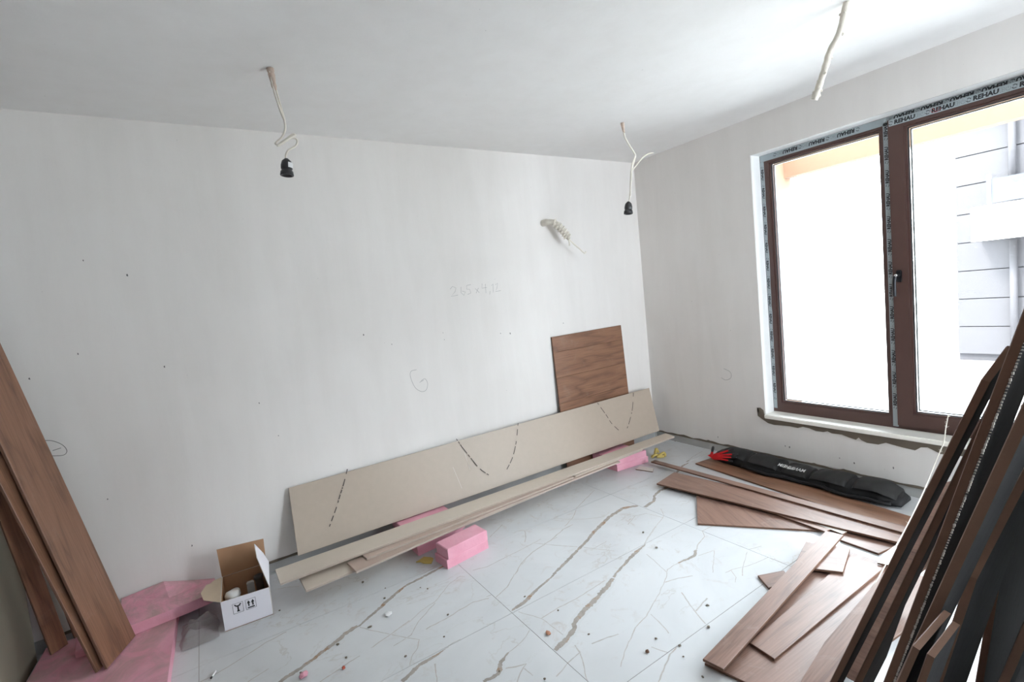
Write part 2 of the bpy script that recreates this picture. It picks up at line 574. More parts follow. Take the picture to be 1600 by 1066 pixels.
def ribbon_obj(name, strokes, width, normal, mat, parent):
    bm = bmesh.new()
    for s in strokes:
        add_ribbon(bm, s, width, normal)
    me = bpy.data.meshes.new(name)
    bm.to_mesh(me); bm.free()
    return link(name, me, mat, parent)


def text_mesh(body, size, bold=0.0, shear=0.0):
    cu = bpy.data.curves.new('text_source', 'FONT')
    cu.body = body
    cu.size = size
    cu.offset = bold
    cu.shear = shear
    cu.resolution_u = 2
    to = bpy.data.objects.new('text_source', cu)
    COL.objects.link(to)
    bpy.context.view_layer.update()
    me = bpy.data.meshes.new_from_object(to.evaluated_get(bpy.context.evaluated_depsgraph_get()))
    bpy.data.objects.remove(to)
    return me


# ------------------------------------------------------------------ floor of marble tiles
TL, TW = 1.2, 0.6
U0, V0 = -2.37116, -1.21531
bm = bmesh.new()
add_box(bm, (-4.3, -6.3, -0.10), (0.0, 0.012, -0.0012))
floor = structure(link('floor', mesh_of(bm, 'floor'), M['grout']))

BIG = [   # (centre line on the floor, widths along it, lift)
    ([(-2.367, -1.207), (-2.329, -1.196), (-2.281, -1.185), (-2.155, -1.140), (-2.079, -1.118), (-1.995, -1.090), (-1.903, -1.043), (-1.791, -1.004), (-1.696, -0.963), (-1.633, -0.934), (-1.507, -0.895)], [.026, .03, .026, .018, .014, .016, .022, .016, .018, .02, .02]),
    ([(-2.046, -1.102), (-1.908, -1.049), (-1.825, -1.017), (-1.720, -0.977), (-1.633, -0.934), (-1.534, -0.896), (-1.407, -0.847), (-1.341, -0.836), (-1.273, -0.825), (-1.170, -0.865)], [.02, .024, .02, .022, .026, .03, .03, .03, .036, .03]),
    ([(-2.368, -1.521), (-2.334, -1.515), (-2.305, -1.510), (-2.264, -1.496), (-2.227, -1.478), (-2.210, -1.453), (-2.146, -1.426), (-2.083, -1.408), (-2.004, -1.386), (-1.912, -1.353), (-1.854, -1.327)], [.022, .03, .03, .026, .026, .028, .03, .032, .03, .03, .024]),
    ([(-1.846, -1.325), (-1.814, -1.308), (-1.729, -1.280), (-1.639, -1.251), (-1.556, -1.230), (-1.500, -1.214)], [.016, .012, .018, .026, .022, .012]),
    ([(-1.160, -0.910), (-1.047, -0.890), (-0.990, -0.841), (-0.909, -0.813), (-0.850, -0.818)], [.03, .026, .02, .026, .03]),
    ([(-0.850, -0.818), (-0.602, -0.701), (-0.457, -0.645), (-0.309, -0.605)], [.028, .024, .022, .026]),
    ([(-2.913, -1.269), (-2.869, -1.255), (-2.828, -1.236), (-2.797, -1.228), (-2.754, -1.225), (-2.707, -1.218)], [.024, .026, .022, .028, .024, .012]),
    ([(-3.317, -0.956), (-3.274, -0.939), (-3.218, -0.927), (-3.164, -0.904), (-3.108, -0.880), (-3.047, -0.849), (-2.983, -0.817), (-2.946, -0.813)], [.024, .026, .028, .022, .026, .03, .03, .02]),
    ([(-2.955, -0.820), (-2.876, -0.779), (-2.768, -0.713), (-2.666, -0.663), (-2.554, -0.650), (-2.432, -0.629)], [.014, .02, .026, .018, .024, .022]),
    ([(-2.670, -1.477), (-2.611, -1.482), (-2.587, -1.461), (-2.567, -1.435), (-2.515, -1.412)], [.02, .022, .026, .02, .008]),
    ([(-1.523, -1.454), (-1.460, -1.463), (-1.413, -1.466), (-1.362, -1.439)], [.012, .02, .022, .016]),
]
THIN = [
    [(-1.500, -1.214), (-1.416, -1.174), (-1.284, -1.118)],
    [(-1.696, -1.271), (-1.610, -1.246), (-1.519, -1.220), (-1.436, -1.180), (-1.327, -1.131), (-1.203, -1.086), (-1.164, -1.065), (-1.109, -0.995)],
    [(-1.195, -1.079), (-1.220, -0.977), (-1.291, -0.950), (-1.404, -0.998)],
    [(-2.232, -1.751), (-2.170, -1.708), (-2.101, -1.675), (-2.034, -1.639), (-1.944, -1.619), (-1.878, -1.592), (-1.784, -1.553), (-1.714, -1.517), (-1.663, -1.494), (-1.607, -1.453), (-1.523, -1.454)],
    [(-1.362, -1.439), (-1.301, -1.408), (-1.214, -1.385), (-1.171, -1.339), (-1.088, -1.343)],
    [(-1.434, -1.652), (-1.384, -1.661), (-1.334, -1.680), (-1.284, -1.698), (-1.173, -1.715)],
    [(-1.334, -1.680), (-1.270, -1.653), (-1.196, -1.620)],
    [(-1.334, -1.680), (-1.399, -1.720)],
    [(-1.401, -1.664), (-1.431, -1.708), (-1.467, -1.727)],
    [(-1.699, -1.514), (-1.627, -1.536), (-1.563, -1.568)],
    [(-1.629, -1.471), (-1.597, -1.374), (-1.574, -1.291)],
    [(-1.398, -1.479), (-1.297, -1.502), (-1.474, -1.615)],
    [(-1.705, -1.616), (-1.750, -1.691), (-1.774, -1.742), (-1.804, -1.809)],
    [(-1.766, -1.735), (-1.658, -1.714)],
    [(-1.921, -1.625), (-1.938, -1.692), (-1.959, -1.750)],
    [(-2.069, -1.755), (-2.045, -1.820)],
    [(-2.182, -1.886), (-2.102, -1.851), (-2.044, -1.827), (-1.993, -1.815)],
    [(-1.170, -1.613), (-1.097, -1.639)],
    [(-2.231, -1.592), (-2.158, -1.607), (-2.113, -1.621)],
    [(-2.292, -1.332), (-2.192, -1.326), (-2.092, -1.330), (-1.985, -1.321), (-1.896, -1.315)],
    [(-2.707, -1.218), (-2.669, -1.214), (-2.632, -1.215)],
    [(-2.515, -1.412), (-2.461, -1.400), (-2.419, -1.387), (-2.376, -1.360)],
    [(-2.587, -1.467), (-2.537, -1.493), (-2.495, -1.507)],
    [(-2.573, -1.558), (-2.541, -1.531), (-2.495, -1.507)],
    [(-2.513, -1.523), (-2.510, -1.572)],
    [(-2.950, -1.002), (-2.858, -0.979), (-2.750, -0.949), (-2.689, -0.914), (-2.606, -0.892), (-2.488, -0.807), (-2.412, -0.782)],
    [(-2.871, -1.058), (-2.786, -1.042), (-2.722, -0.974), (-2.611, -0.904)],
    [(-2.722, -1.051), (-2.610, -1.044), (-2.539, -1.032), (-2.467, -1.025), (-2.398, -1.050)],
    [(-2.956, -0.826), (-2.906, -0.904), (-2.838, -1.004), (-2.770, -1.095), (-2.795, -1.137), (-2.836, -1.172), (-2.857, -1.211)],
    [(-2.367, -1.066), (-2.282, -1.032), (-2.183, -0.955), (-2.014, -0.859)],
    [(-2.014, -0.859), (-1.901, -0.826), (-1.803, -0.820)],
    [(-2.339, -0.780), (-2.269, -0.804), (-2.163, -0.796), (-2.052, -0.788), (-1.882, -0.769)],
    [(-1.894, -0.622), (-1.935, -0.690), (-1.971, -0.733)],
    [(-2.345, -1.227), (-2.292, -1.339), (-2.287, -1.477)],
    [(-2.299, -1.597), (-2.328, -1.649), (-2.375, -1.724)],
    [(-2.444, -1.633), (-2.370, -1.608), (-2.299, -1.597)],
    [(-2.290, -1.553), (-2.299, -1.597)],
    [(-1.942, -0.773), (-1.859, -0.891), (-1.780, -0.991), (-1.671, -1.154)],
    [(-1.734, -1.059), (-1.631, -1.051)],
    [(-2.093, -0.536), (-1.949, -0.451)],
    [(-2.774, -1.270), (-2.789, -1.312), (-2.807, -1.361)],
    [(-2.399, -1.029), (-2.375, -1.034)],
    [(-3.568, -0.724), (-3.506, -0.717), (-3.459, -0.700), (-3.410, -0.682), (-3.319, -0.646), (-3.231, -0.628)],
    [(-2.944, -1.002), (-2.849, -0.974), (-2.756, -0.944)],
    [(-3.405, -0.860), (-3.364, -0.848), (-3.327, -0.835)],
    [(-3.169, -1.058), (-3.078, -1.034), (-3.002, -1.018)],
    [(-3.227, -0.198), (-3.160, -0.230), (-3.117, -0.260)],
    [(-1.495, -0.629), (-1.582, -0.701), (-1.684, -0.747)],
    [(-1.479, -0.612), (-1.338, -0.546), (-1.198, -0.481)],
    [(-1.667, -0.614), (-1.596, -0.717), (-1.484, -0.800), (-1.428, -0.826)],
    [(-2.191, -0.967), (-2.108, -0.903), (-1.998, -0.852), (-1.852, -0.823), (-1.716, -0.771), (-1.636, -0.765)],
    [(0.145, -0.216), (0.092, -0.381), (-0.021, -0.614)],
    [(-0.074, -0.549), (-0.215, -0.568), (-0.335, -0.602)],
    [(-0.277, -1.797), (-0.137, -1.785)],
    [(-0.548, -1.213), (-0.686, -1.202)],
]


def resample(poly, widths, step=0.014):
    P = [V((p[0], p[1], 0)) for p in poly]
    out, ws = [], []
    for i in range(len(P) - 1):
        k = max(1, int((P[i + 1] - P[i]).length / step))
        for j in range(k):
            t = j / k
            q = P[i].lerp(P[i + 1], t)
            out.append(q + V((noise.noise(q * 30), noise.noise(q * 30 + V((9, 3, 1))), 0)) * 0.0035)
            ws.append(widths[i] * (1 - t) + widths[i + 1] * t)
    out.append(P[-1]); ws.append(widths[-1])
    return out, ws


ribs = []
for k, (poly, ws) in enumerate(BIG):
    pts, w2 = resample(poly, [x * 1.75 for x in ws])
    ribs.append((pts, w2, 1, 0.00035 + 0.00002 * k))
for k, poly in enumerate(THIN):
    wd = 0.007 + 0.006 * random.random()
    pts, w2 = resample(poly, [wd] * len(poly))
    ribs.append((pts, w2, 2, 0.00008 + 0.000004 * k))

tile_quads = {}
for pts, ws, mi, lift in ribs:
    n = len(pts)
    rows = []
    for i in range(n):
        t = (pts[min(i + 1, n - 1)] - pts[max(i - 1, 0)]).normalized()
        s = V((-t.y, t.x, 0))
        rows.append((pts[i] + s * ws[i] / 2, pts[i] - s * ws[i] / 2))
    for i in range(n - 1):
        c = (pts[i] + pts[i + 1]) / 2
        key = (math.floor((c.x - U0) / TL), math.floor((c.y - V0) / TW))
        tile_quads.setdefault(key, []).append((rows[i], rows[i + 1], mi, lift))

for i in range(-2, 3):
    for j in range(-9, 3):
        x0, x1 = U0 + i * TL + 0.0011, U0 + (i + 1) * TL - 0.0011
        y0, y1 = V0 + j * TW + 0.0011, V0 + (j + 1) * TW - 0.0011
        x0, x1, y0, y1 = max(x0, -4.249), min(x1, -0.001), max(y0, -6.2), min(y1, 0.011)
        if x1 - x0 < 0.02 or y1 - y0 < 0.02:
            continue
        c = V(((x0 + x1) / 2, (y0 + y1) / 2, 0))
        bm = bmesh.new()
        uvl = bm.loops.layers.uv.new('UVMap')
        add_box(bm, (x0 - c.x, y0 - c.y, -0.01), (x1 - c.x, y1 - c.y, 0.0))
        bmesh.ops.recalc_face_normals(bm, faces=bm.faces)
        for a, b, mi, lift in tile_quads.get((i, j), []):
            q = [a[0], b[0], b[1], a[1]]
            vs = [bm.verts.new((min(max(p.x, x0), x1) - c.x, min(max(p.y, y0), y1) - c.y, lift)) for p in q]
            f = bm.faces.new(vs)
            f.material_index = mi
            for lp, vv in zip(f.loops, (1, 1, -1, -1)):
                lp[uvl].uv = (0, vv)
            f.normal_update()
            if f.normal.z < 0:
                f.normal_flip()
        me = bpy.data.meshes.new('tile')
        bm.to_mesh(me); bm.free()
        link('tile', me, [M['tile'], M['vein'], M['thinvein']], floor, Matrix.Translation(c))

# ------------------------------------------------------------------ room shell
WT = 2.222          # top of the window opening
WY0, WY1 = -1.058, -2.66
SZ = 0.345          # underside of the sill


def jag_edge(lo, hi, z0, amp, step, sd):
    out = []
    k = int(abs(hi - lo) / step)
    for i in range(k + 1):
        u = lo + (hi - lo) * i / k
        out.append((u, z0 + amp * noise.noise(V((u * 9, sd, 0))) + amp * 0.6 * noise.noise(V((u * 41, sd, 3)))))
    return out


bm = bmesh.new()
add_box(bm, (-4.3, 0.012, -0.1), (0.3, 0.2, H + 0.1), 1)
# plaster coat with a ragged lower edge
e = jag_edge(-4.25, 0.0, 0.070, 0.004, 0.03, 1.0)
fr = [(u, 0.0, z) for u, z in e] + [(0.0, 0.0, H), (-4.25, 0.0, H)]
f = bm.faces.new([bm.verts.new(p) for p in fr])
r = bmesh.ops.extrude_face_region(bm, geom=[f])
for g in r['geom']:
    if isinstance(g, bmesh.types.BMVert):
        g.co.y = 0.0121
wall_back = structure(link('wall_back', mesh_of(bm, 'wall_back'), [M['wall'], M['cement']]))

bm = bmesh.new()
QY0, QY1 = -3.35, -4.85      # unseen opening added for fill light, beyond the pier
for lo, hi in (((0.012, -6.3, -0.1), (0.3, 0.012, SZ)), ((0.012, -6.3, WT), (0.3, 0.012, H + 0.1)),
               ((0.012, WY0, SZ), (0.3, 0.012, WT)), ((0.012, QY0, SZ), (0.3, WY1, WT)), ((0.012, -6.3, SZ), (0.3, QY1, WT))):
    add_box(bm, lo, hi, 2)
e = jag_edge(0.0, -2.9, 0.072, 0.005, 0.03, 5.0)
for poly in ([(0.0, u, z) for u, z in e] + [(0.0, -2.9, SZ), (0.0, 0.0, SZ)],
             [(0, 0, SZ), (0, WY0, SZ), (0, WY0, WT), (0, 0, WT)],
             [(0, WY1, SZ), (0, -2.9, SZ), (0, -2.9, WT), (0, WY1, WT)],
             [(0, 0, WT), (0, -2.9, WT), (0, -2.9, H), (0, 0, H)]):
    f = bm.faces.new([bm.verts.new(p) for p in poly])
    r = bmesh.ops.extrude_face_region(bm, geom=[f])
    for g in r['geom']:
        if isinstance(g, bmesh.types.BMVert):
            g.co.x = 0.0121
wall_right = structure(link('wall_right', mesh_of(bm, 'wall_right'), [M['wall'], M['cement'], M['reveal']]))

structure(box('wall_left', (-4.45, -6.3, -0.1), (-4.272, 0.012, H + 0.1), M['dark_unseen']))
structure(box('wall_front', (-2.3, -3.02, 0.0), (PIER, -2.9, H), M['wall']))
bm = bmesh.new()
for lo, hi in (((-4.3, -6.5, -0.1), (RX0, -6.2, H + 0.1)), ((RX1, -6.5, -0.1), (0.3, -6.2, H + 0.1)), ((RX0, -6.5, 2.3), (RX1, -6.2, H + 0.1)), ((RX0, -6.5, -0.1), (RX1, -6.2, 0.02))):
    add_box(bm, lo, hi)
structure(link('wall_rear', mesh_of(bm, 'wall_rear'), M['dark_unseen']))
structure(box('ceiling', (-4.45, -6.5, H), (0.3, 0.2, H + 0.2), M['ceiling']))


def mortar_band(name, low, high, normal_axis, parent):
    """thin smear on a wall, low/high are (u, z) lists of equal length"""
    bm = bmesh.new()
    def pt(u, z, d):
        return (-d, u, z) if normal_axis == 'x' else (u, -d, z)
    A = [[bm.verts.new(pt(u, z, d)) for (u, z), d in ((a, 0.0), (a, 0.003), (b, 0.003), (b, 0.0))] for a, b in zip(low, high)]
    for i in range(len(A) - 1):
        for k in range(3):
            bm.faces.new((A[i][k], A[i][k + 1], A[i + 1][k + 1], A[i + 1][k]))
    return link(name, mesh_of(bm, name), M['mortar'], parent)


us = [-0.0 - 0.02 * i for i in range(0, 130)]
lo = [(u, 0.060 + 0.002 * noise.noise(V((u * 20, 0, 0)))) for u in us]
hi = [(u, 0.074 + 0.009 * max(-0.6, noise.noise(V((u * 11, 7, 0)))) + 0.016 * max(0, noise.noise(V((u * 17, 2, 9))) - 0.25)) for u in us]
mortar_band('mortar_smear', lo, hi, 'x', wall_right)
us = [-0.0 - 0.03 * i for i in range(0, 140)]
lo = [(u, 0.058 + 0.002 * noise.noise(V((u * 20, 4, 0)))) for u in us]
hi = [(u, 0.072 + 0.007 * noise.noise(V((u * 11, 3, 0)))) for u in us]
mortar_band('mortar_smear', lo, hi, 'y', wall_back)
prof = [(-1.012, 0.385, 0.405), (-1.000, 0.352, 0.412), (-1.022, 0.338, 0.415), (-1.045, 0.325, 0.40), (-1.058, 0.318, 0.346), (-1.075, 0.308, 0.346), (-1.12, 0.302, 0.346), (-1.16, 0.306, 0.346), (-1.23, 0.311, 0.346),
        (-1.285, 0.308, 0.346), (-1.32, 0.322, 0.346), (-1.36, 0.319, 0.346), (-1.403, 0.307, 0.346), (-1.45, 0.309, 0.346), (-1.475, 0.318, 0.346), (-1.501, 0.309, 0.346), (-1.56, 0.312, 0.346),
        (-1.60, 0.300, 0.346), (-1.64, 0.293, 0.346), (-1.655, 0.31, 0.346), (-1.67, 0.296, 0.346), (-1.70, 0.285, 0.346), (-1.76, 0.286, 0.346), (-1.80, 0.305, 0.346), (-1.83, 0.30, 0.346), (-1.881, 0.293, 0.346), (-1.942, 0.288, 0.346),
        (-1.97, 0.312, 0.346), (-2.001, 0.318, 0.346), (-2.058, 0.292, 0.346), (-2.15, 0.30, 0.346), (-2.3, 0.29, 0.346), (-2.45, 0.305, 0.346), (-2.66, 0.30, 0.346)]
mortar_band('mortar_patch', [(a, b) for a, b, c in prof][::1], [(a, c) for a, b, c in prof], 'x', wall_right)

# cove of bare skirting strip is the cement below the plaster; a pale skirting tile runs along the window wall
for k in range(3):
    y1 = -0.02 - k * 1.0
    y0 = max(y1 - 0.997, -2.88)
    structure(box('trim_%d' % (k + 1), (0.0015, y0, 0.0005), (0.012, y1, 0.061), M['tile'] if False else M['cement']))

# ------------------------------------------------------------------ window
win = structure(empty('window_1', (0.115, (WY0 + WY1) / 2, 0.37)))
FX = 0.115


def bars(name, y0, y1, z0, z1, wl, wr, wb, wt, x0, x1, mat, parent, bev=0.003):
    """rectangular ring of four mitred bars"""
    bm = bmesh.new()
    O = [(y0, z0), (y1, z0), (y1, z1), (y0, z1)]
    s = 1 if y1 > y0 else -1
    I = [(y0 + s * wl, z0 + wb), (y1 - s * wr, z0 + wb), (y1 - s * wr, z1 - wt), (y0 + s * wl, z1 - wt)]
    for k in range(4):
        j = (k + 1) % 4
        vs = [bm.verts.new((x, a, b)) for x in (x0, x1) for a, b in (O[k], O[j], I[j], I[k])]
        bm.faces.new(vs[:4]); bm.faces.new(vs[4:][::-1])
        for t in range(4):
            u = (t + 1) % 4
            bm.faces.new((vs[t], vs[u], vs[4 + u], vs[4 + t]))
    return link(name, mesh_of(bm, name), mat, parent)


MULL = -1.81
bars('fixed_frame', WY0, WY1, 0.37, WT, 0.058, 0.058, 0.072, 0.058, FX, FX + 0.07, M['frame'], win)
box('mullion', (FX, MULL - 0.036, 0.43), (FX + 0.07, MULL + 0.022, WT - 0.05), M['frame'], win)
# left fixed light: stepped bead, gasket, spacer, pane
LY0, LY1, LZ0, LZ1 = WY0 - 0.058, MULL + 0.022, 0.442, WT - 0.058
bars('glazing_bead', LY0, LY1, LZ0, LZ1, 0.012, 0.012, 0.012, 0.012, FX + 0.008, FX + 0.035, M['frame'], win)
bars('gasket', LY0 - 0.012, LY1 + 0.012, LZ0 + 0.012, LZ1 - 0.012, 0.004, 0.004, 0.004, 0.004, FX + 0.016, FX + 0.03, M['gasket'], win)
bars('spacer', LY0 - 0.016, LY1 + 0.016, LZ0 + 0.016, LZ1 - 0.016, 0.008, 0.008, 0.008, 0.008, FX + 0.038, FX + 0.048, M['bead'], win)
box('window_pane', (FX + 0.031, LY1 - 0.002, LZ0 + 0.004), (FX + 0.035, LY0 + 0.002, LZ1 - 0.004), M['glass'], win)
# opening sash stands proud of the frame
SX = FX - 0.020
SY0, SY1, SZ0, SZ1 = -1.829, -2.622, 0.398, 2.196
sash = bars('sash', SY0, SY1, SZ0, SZ1, 0.076, 0.076, 0.076, 0.055, SX, FX + 0.045, M['frame'], win)
RY0, RY1, RZ0, RZ1 = SY0 - 0.076, SY1 + 0.076, SZ0 + 0.076, SZ1 - 0.055
bars('sash_bead', RY0, RY1, RZ0, RZ1, 0.012, 0.012, 0.012, 0.012, SX + 0.008, SX + 0.035, M['frame'], win)
bars('sash_gasket', RY0 - 0.012, RY1 + 0.012, RZ0 + 0.012, RZ1 - 0.012, 0.004, 0.004, 0.004, 0.004, SX + 0.016, SX + 0.03, M['gasket'], win)
bars('sash_spacer', RY0 - 0.016, RY1 + 0.016, RZ0 + 0.016, RZ1 - 0.016, 0.008, 0.008, 0.008, 0.008, SX + 0.038, SX + 0.048, M['bead'], win)
box('window_pane', (SX + 0.031, RY1 - 0.002, RZ0 + 0.004), (SX + 0.035, RY0 + 0.002, RZ1 - 0.004), M['glass'], win)
# handle: rosette, neck, lever
hd = empty('handle', (SX, -1.862, 1.30)); hd.parent = win
hd.matrix_basis = win.matrix_world.inverted() @ Matrix.Translation((SX, -1.862, 1.30))
bpy.context.view_layer.update()
box('rosette', (SX - 0.010, -1.876, 1.265), (SX, -1.848, 1.335), M['chrome'], hd, 0.004)
tube('lever', spline([(SX - 0.006, -1.862, 1.305), (SX - 0.04, -1.860, 1.306), (SX - 0.052, -1.856, 1.295), (SX - 0.054, -1.853, 1.25), (SX - 0.05, -1.852, 1.185)], 6),
     [0.009] * 12 + [0.010] * 12 + [0.009], M['chrome'], hd, 10)
lathe('lever_cap', (SX - 0.052, -1.862, 1.306), (-1, 0, 0), [(0, 0.0085), (0.004, 0.0085), (0.006, 0.006)], M['steel'], hd, 12)

# protective tape with the printed brand and pictograms
word = text_mesh('REHAU', 0.030, 0.0016, 0.08)
c_ink = []


def tape(name, o, ax, up, length, width, phase=0.0, rot180=False, wv=0.0, zoom=1.0, pitch=0.168, skip=()):
    """a tape strip: o = lower corner, ax = along, up = across; normal faces the room"""
    o, ax, up = V(o), V(ax).normalized(), V(up).normalized()
    nrm = ax.cross(up)
    k = max(2, int(length / 0.05))
    bm = bmesh.new()
    t = 0.0008
    rows = []
    for i in range(k + 1):
        a = o + ax * (length * i / k)
        w1 = width * (1 + wv * noise.noise(V((i * 0.6, width * 90, o.y * 7))))
        rows.append([bm.verts.new(q) for q in (a + nrm * 0.0001, a + nrm * t, a + up * w1 + nrm * t, a + up * w1 + nrm * 0.0001)])
    for i in range(k):
        for j in range(3):
            bm.faces.new((rows[i][j], rows[i][j + 1], rows[i + 1][j + 1], rows[i + 1][j]))
    bm.faces.new(rows[0]); bm.faces.new(rows[-1])
    tp = link(name, mesh_of(bm, name), M['tape'], win)
    bm = bmesh.new()
    lift = nrm * (t + 0.0003)
    sgn = -1 if rot180 else 1
    size = min(1.0, width / 0.034) * zoom
    x = phase
    while x < length - 0.03:
        base = o + ax * x + up * (width * (0.80 if rot180 else 0.20))
        X, Y = ax * sgn, up * sgn
        def P(a, b):
            return base + X * a * size + Y * b * size + lift
        start = base
        if not rot180:
            vm = {}
        # the word
        vs = [bm.verts.new(P(v.co.x, v.co.y)) for v in word.vertices]
        ok = all(-0.001 <= (v.co - o).dot(ax) <= length + 0.001 for v in vs)
        if ok:
            for p in word.polygons:
                bm.faces.new([vs[i] for i in p.vertices])
        else:
            for v in vs:
                bm.verts.remove(v)
        def stroke(pts, wd=0.0014, mi=1):
            pts = [P(a, b) for a, b in pts]
            if all(0 <= (p - o).dot(ax) <= length for p in pts):
                add_ribbon(bm, pts, wd * size, nrm, mi)
        # swirl emblem before the word
        for a0 in (0.3, 3.4):
            stroke([(-0.016 + 0.009 * math.cos(a0 + s * 0.4), 0.010 + 0.009 * math.sin(a0 + s * 0.4)) for s in range(6)], 0.003, 0)
        # window pictogram, turn pictogram, tilt pictogram
        stroke([(0.100, 0), (0.116, 0), (0.116, 0.02), (0.100, 0.02), (0.100, 0)])
        stroke([(0.108, 0), (0.108, 0.02)]); stroke([(0.108, 0.010), (0.116, 0.010)])
        stroke([(0.130 + 0.009 * math.cos(s * 0.5 + 2.1), 0.009 + 0.009 * math.sin(s * 0.5 + 2.1)) for s in range(11)])
        stroke([(0.130, 0.010), (0.130, 0.021)])
        stroke([(0.147, 0), (0.160, 0), (0.160, 0.012)]); stroke([(0.147, 0), (0.147, 0.012), (0.156, 0.018)])
        stroke([(0.158, 0.016), (0.166, 0.020), (0.162, 0.012)])
        x += pitch * size / 1.0
    me = bpy.data.meshes.new('tape_print')
    bm.to_mesh(me); bm.free()
    link('tape_print', me, [M['ink'], M['greyink']], tp)
    return tp


# frame, top edge (print upside down)
tape('protective_tape', (FX, WY0 - 0.004, WT - 0.044), (0, -1, 0), (0, 0, 1), abs(MULL - WY0) + 0.02, 0.043, 0.09, True, 0.06)
tape('protective_tape', (FX, MULL - 0.02, WT - 0.026), (0, -1, 0), (0, 0, 1), 0.80, 0.025, 0.12, True, 0.05, 1.35, 0.125)
# sash, top rail
tape('protective_tape', (SX, SY0 - 0.006, SZ1 - 0.037), (0, -1, 0), (0, 0, 1), 0.76, 0.036, 0.026, False, 0.04)
# frame, left edge and mullion (print turned on its side)
tape('protective_tape', (FX, WY0 - 0.003, WT - 0.045), (0, 0, -1), (0, -1, 0), 1.78, 0.026, 0.05, False, 0.22)
tape('protective_tape', (FX, MULL + 0.011, WT - 0.03), (0, 0, -1), (0, -1, 0), 1.81, 0.027, 0.08, True, 0.10)
# red scribble on the sash tape
ribbon_obj('red_scribble', [[(SX - 0.0015, -2.025 - 0.014 * math.cos(s * .6) - 0.003 * s, 2.176 + 0.012 * math.sin(s * .6)) for s in range(12)],
                            [(SX - 0.0015, -2.035, 2.19), (SX - 0.0015, -2.05, 2.165), (SX - 0.0015, -2.058, 2.187)]], 0.0016, (-1, 0, 0), M['redink'], win)

sill = structure(box('trim_4', (-0.022, WY1 + 0.003, 0.345), (FX + 0.02, WY0 - 0.002, 0.3725), M['sill'], None, 0.004))

# pencil marks and screw holes on the walls
def on_back(pts):
    return [(x, -0.0012, z) for x, z in pts]
def on_right(pts):
    return [(-0.0012, y, z) for y, z in pts]
wr = []
X0, Z0 = -1.905, 1.462
for st in ([(0, .05), (.02, .068), (.045, .055), (.035, .03), (0, 0), (.055, .006)],
           [(.085, .06), (.08, .02), (.10, .0), (.115, .022), (.09, .03)], [(.165, .07), (.13, .066), (.128, .04), (.15, .038), (.158, .012), (.13, .003)],
           [(.195, .04), (.225, .008)], [(.222, .042), (.198, .006)],
           [(.255, .07), (.25, .038), (.29, .04)], [(.282, .066), (.278, .0)], [(.315, .012), (.308, -.012)],
           [(.33, .05), (.345, .062), (.34, .0)], [(.365, .055), (.385, .065), (.375, .03), (.36, .005), (.405, .008)]):
    wr.append(on_back([(X0 + a, Z0 + b + a * 0.0) for a, b in st]))
ribbon_obj('pencil_writing', wr, 0.0024, (0, -1, 0), M['pencil'], wall_back)
loop = spline([V((x, 0, z)) for x, z in ((-2.215, 1.005), (-2.255, 1.0), (-2.262, .96), (-2.24, .89), (-2.20, .855), (-2.165, .86), (-2.15, .90), (-2.165, .935), (-2.195, .925))], 6)
ribbon_obj('pencil_circle', [on_back([(p.x, p.z) for p in loop]), on_back([(-2.175, .927), (-2.205, .918)])], 0.0026, (0, -1, 0), M['pencil'], wall_back)
loop = spline([V((x, 0, z)) for x, z in ((-4.06, .985), (-4.02, .978), (-3.985, .95), (-3.972, .918), (-3.985, .9), (-4.02, .905), (-4.06, .915))], 6)
ribbon_obj('pencil_circle', [on_back([(p.x, p.z) for p in loop]), on_back([(-4.02, .93), (-3.99, .935)])], 0.0026, (0, -1, 0), M['pencild'], wall_back)
loop = spline([V((0, y, z)) for y, z in ((-.745, .69), (-.80, .665), (-.80, .62), (-.755, .60), (-.72, .615))], 6)
ribbon_obj('pencil_circle', [on_right([(p.y, p.z) for p in loop])], 0.003, (-1, 0, 0), M['pencil'], wall_right)
holes = [(-3.5503, 0.0000, 1.2472), (-3.0826, 0.0000, 0.7703), (-3.1533, 0.0000, 0.9748), (-2.3599, 0.0000, 1.1953), (-1.9924, 0.0000, 1.1746), (-1.9957, 0.0000, 1.2234), (-1.5408, 0.0000, 1.1608), (-1.4581, 0.0000, 1.1502), (-2.5298, 0.0000, 1.2794), (-3.8700, 0.0000, 1.3615), (-4.0505, 0.0000, 1.2742),
         (-3.8609, 0.0000, 0.6452), (-3.7907, 0.0000, 1.7968), (-0.9501, 0.0000, 1.1674), (-3.6355, 0.0000, 1.7176), (-3.5626, 0.0000, 0.2941)]
bm = bmesh.new()
for x, y, z in holes:
    rr = random.uniform(0.0025, 0.0055)
    f = bm.faces.new([bm.verts.new((x + rr * math.cos(a) * random.uniform(.5, 1.1), -0.0012, z + rr * 1.5 * math.sin(a) * random.uniform(.6, 1.2))) for a in [k * 0.9 for k in range(7)]])
ph = link('wall_scuffs', mesh_of(bm, 'wall_scuffs'), M['pencild'], wall_back)
ph['kind'] = 'stuff'
bm = bmesh.new()
for x, y, z in [(0.0000, -1.1904, 0.1594), (0.0000, -1.2215, 0.1565), (0.0000, -0.6536, 0.1234), (0.0000, -1.5402, 0.1497), (0.0000, -1.6245, 0.1352), (0.0000, -1.8327, 0.1568), (0.0000, -0.2222, 0.0009)]:
    rr = random.uniform(0.003, 0.006)
    f = bm.faces.new([bm.verts.new((-0.0012, y + rr * math.cos(a) * random.uniform(.5, 1.1), z + rr * 1.6 * math.sin(a) * random.uniform(.6, 1.2))) for a in [k * 0.9 for k in range(7)]])
ph = link('wall_scuffs', mesh_of(bm, 'wall_scuffs'), M['pencild'], wall_right)
ph['kind'] = 'stuff'

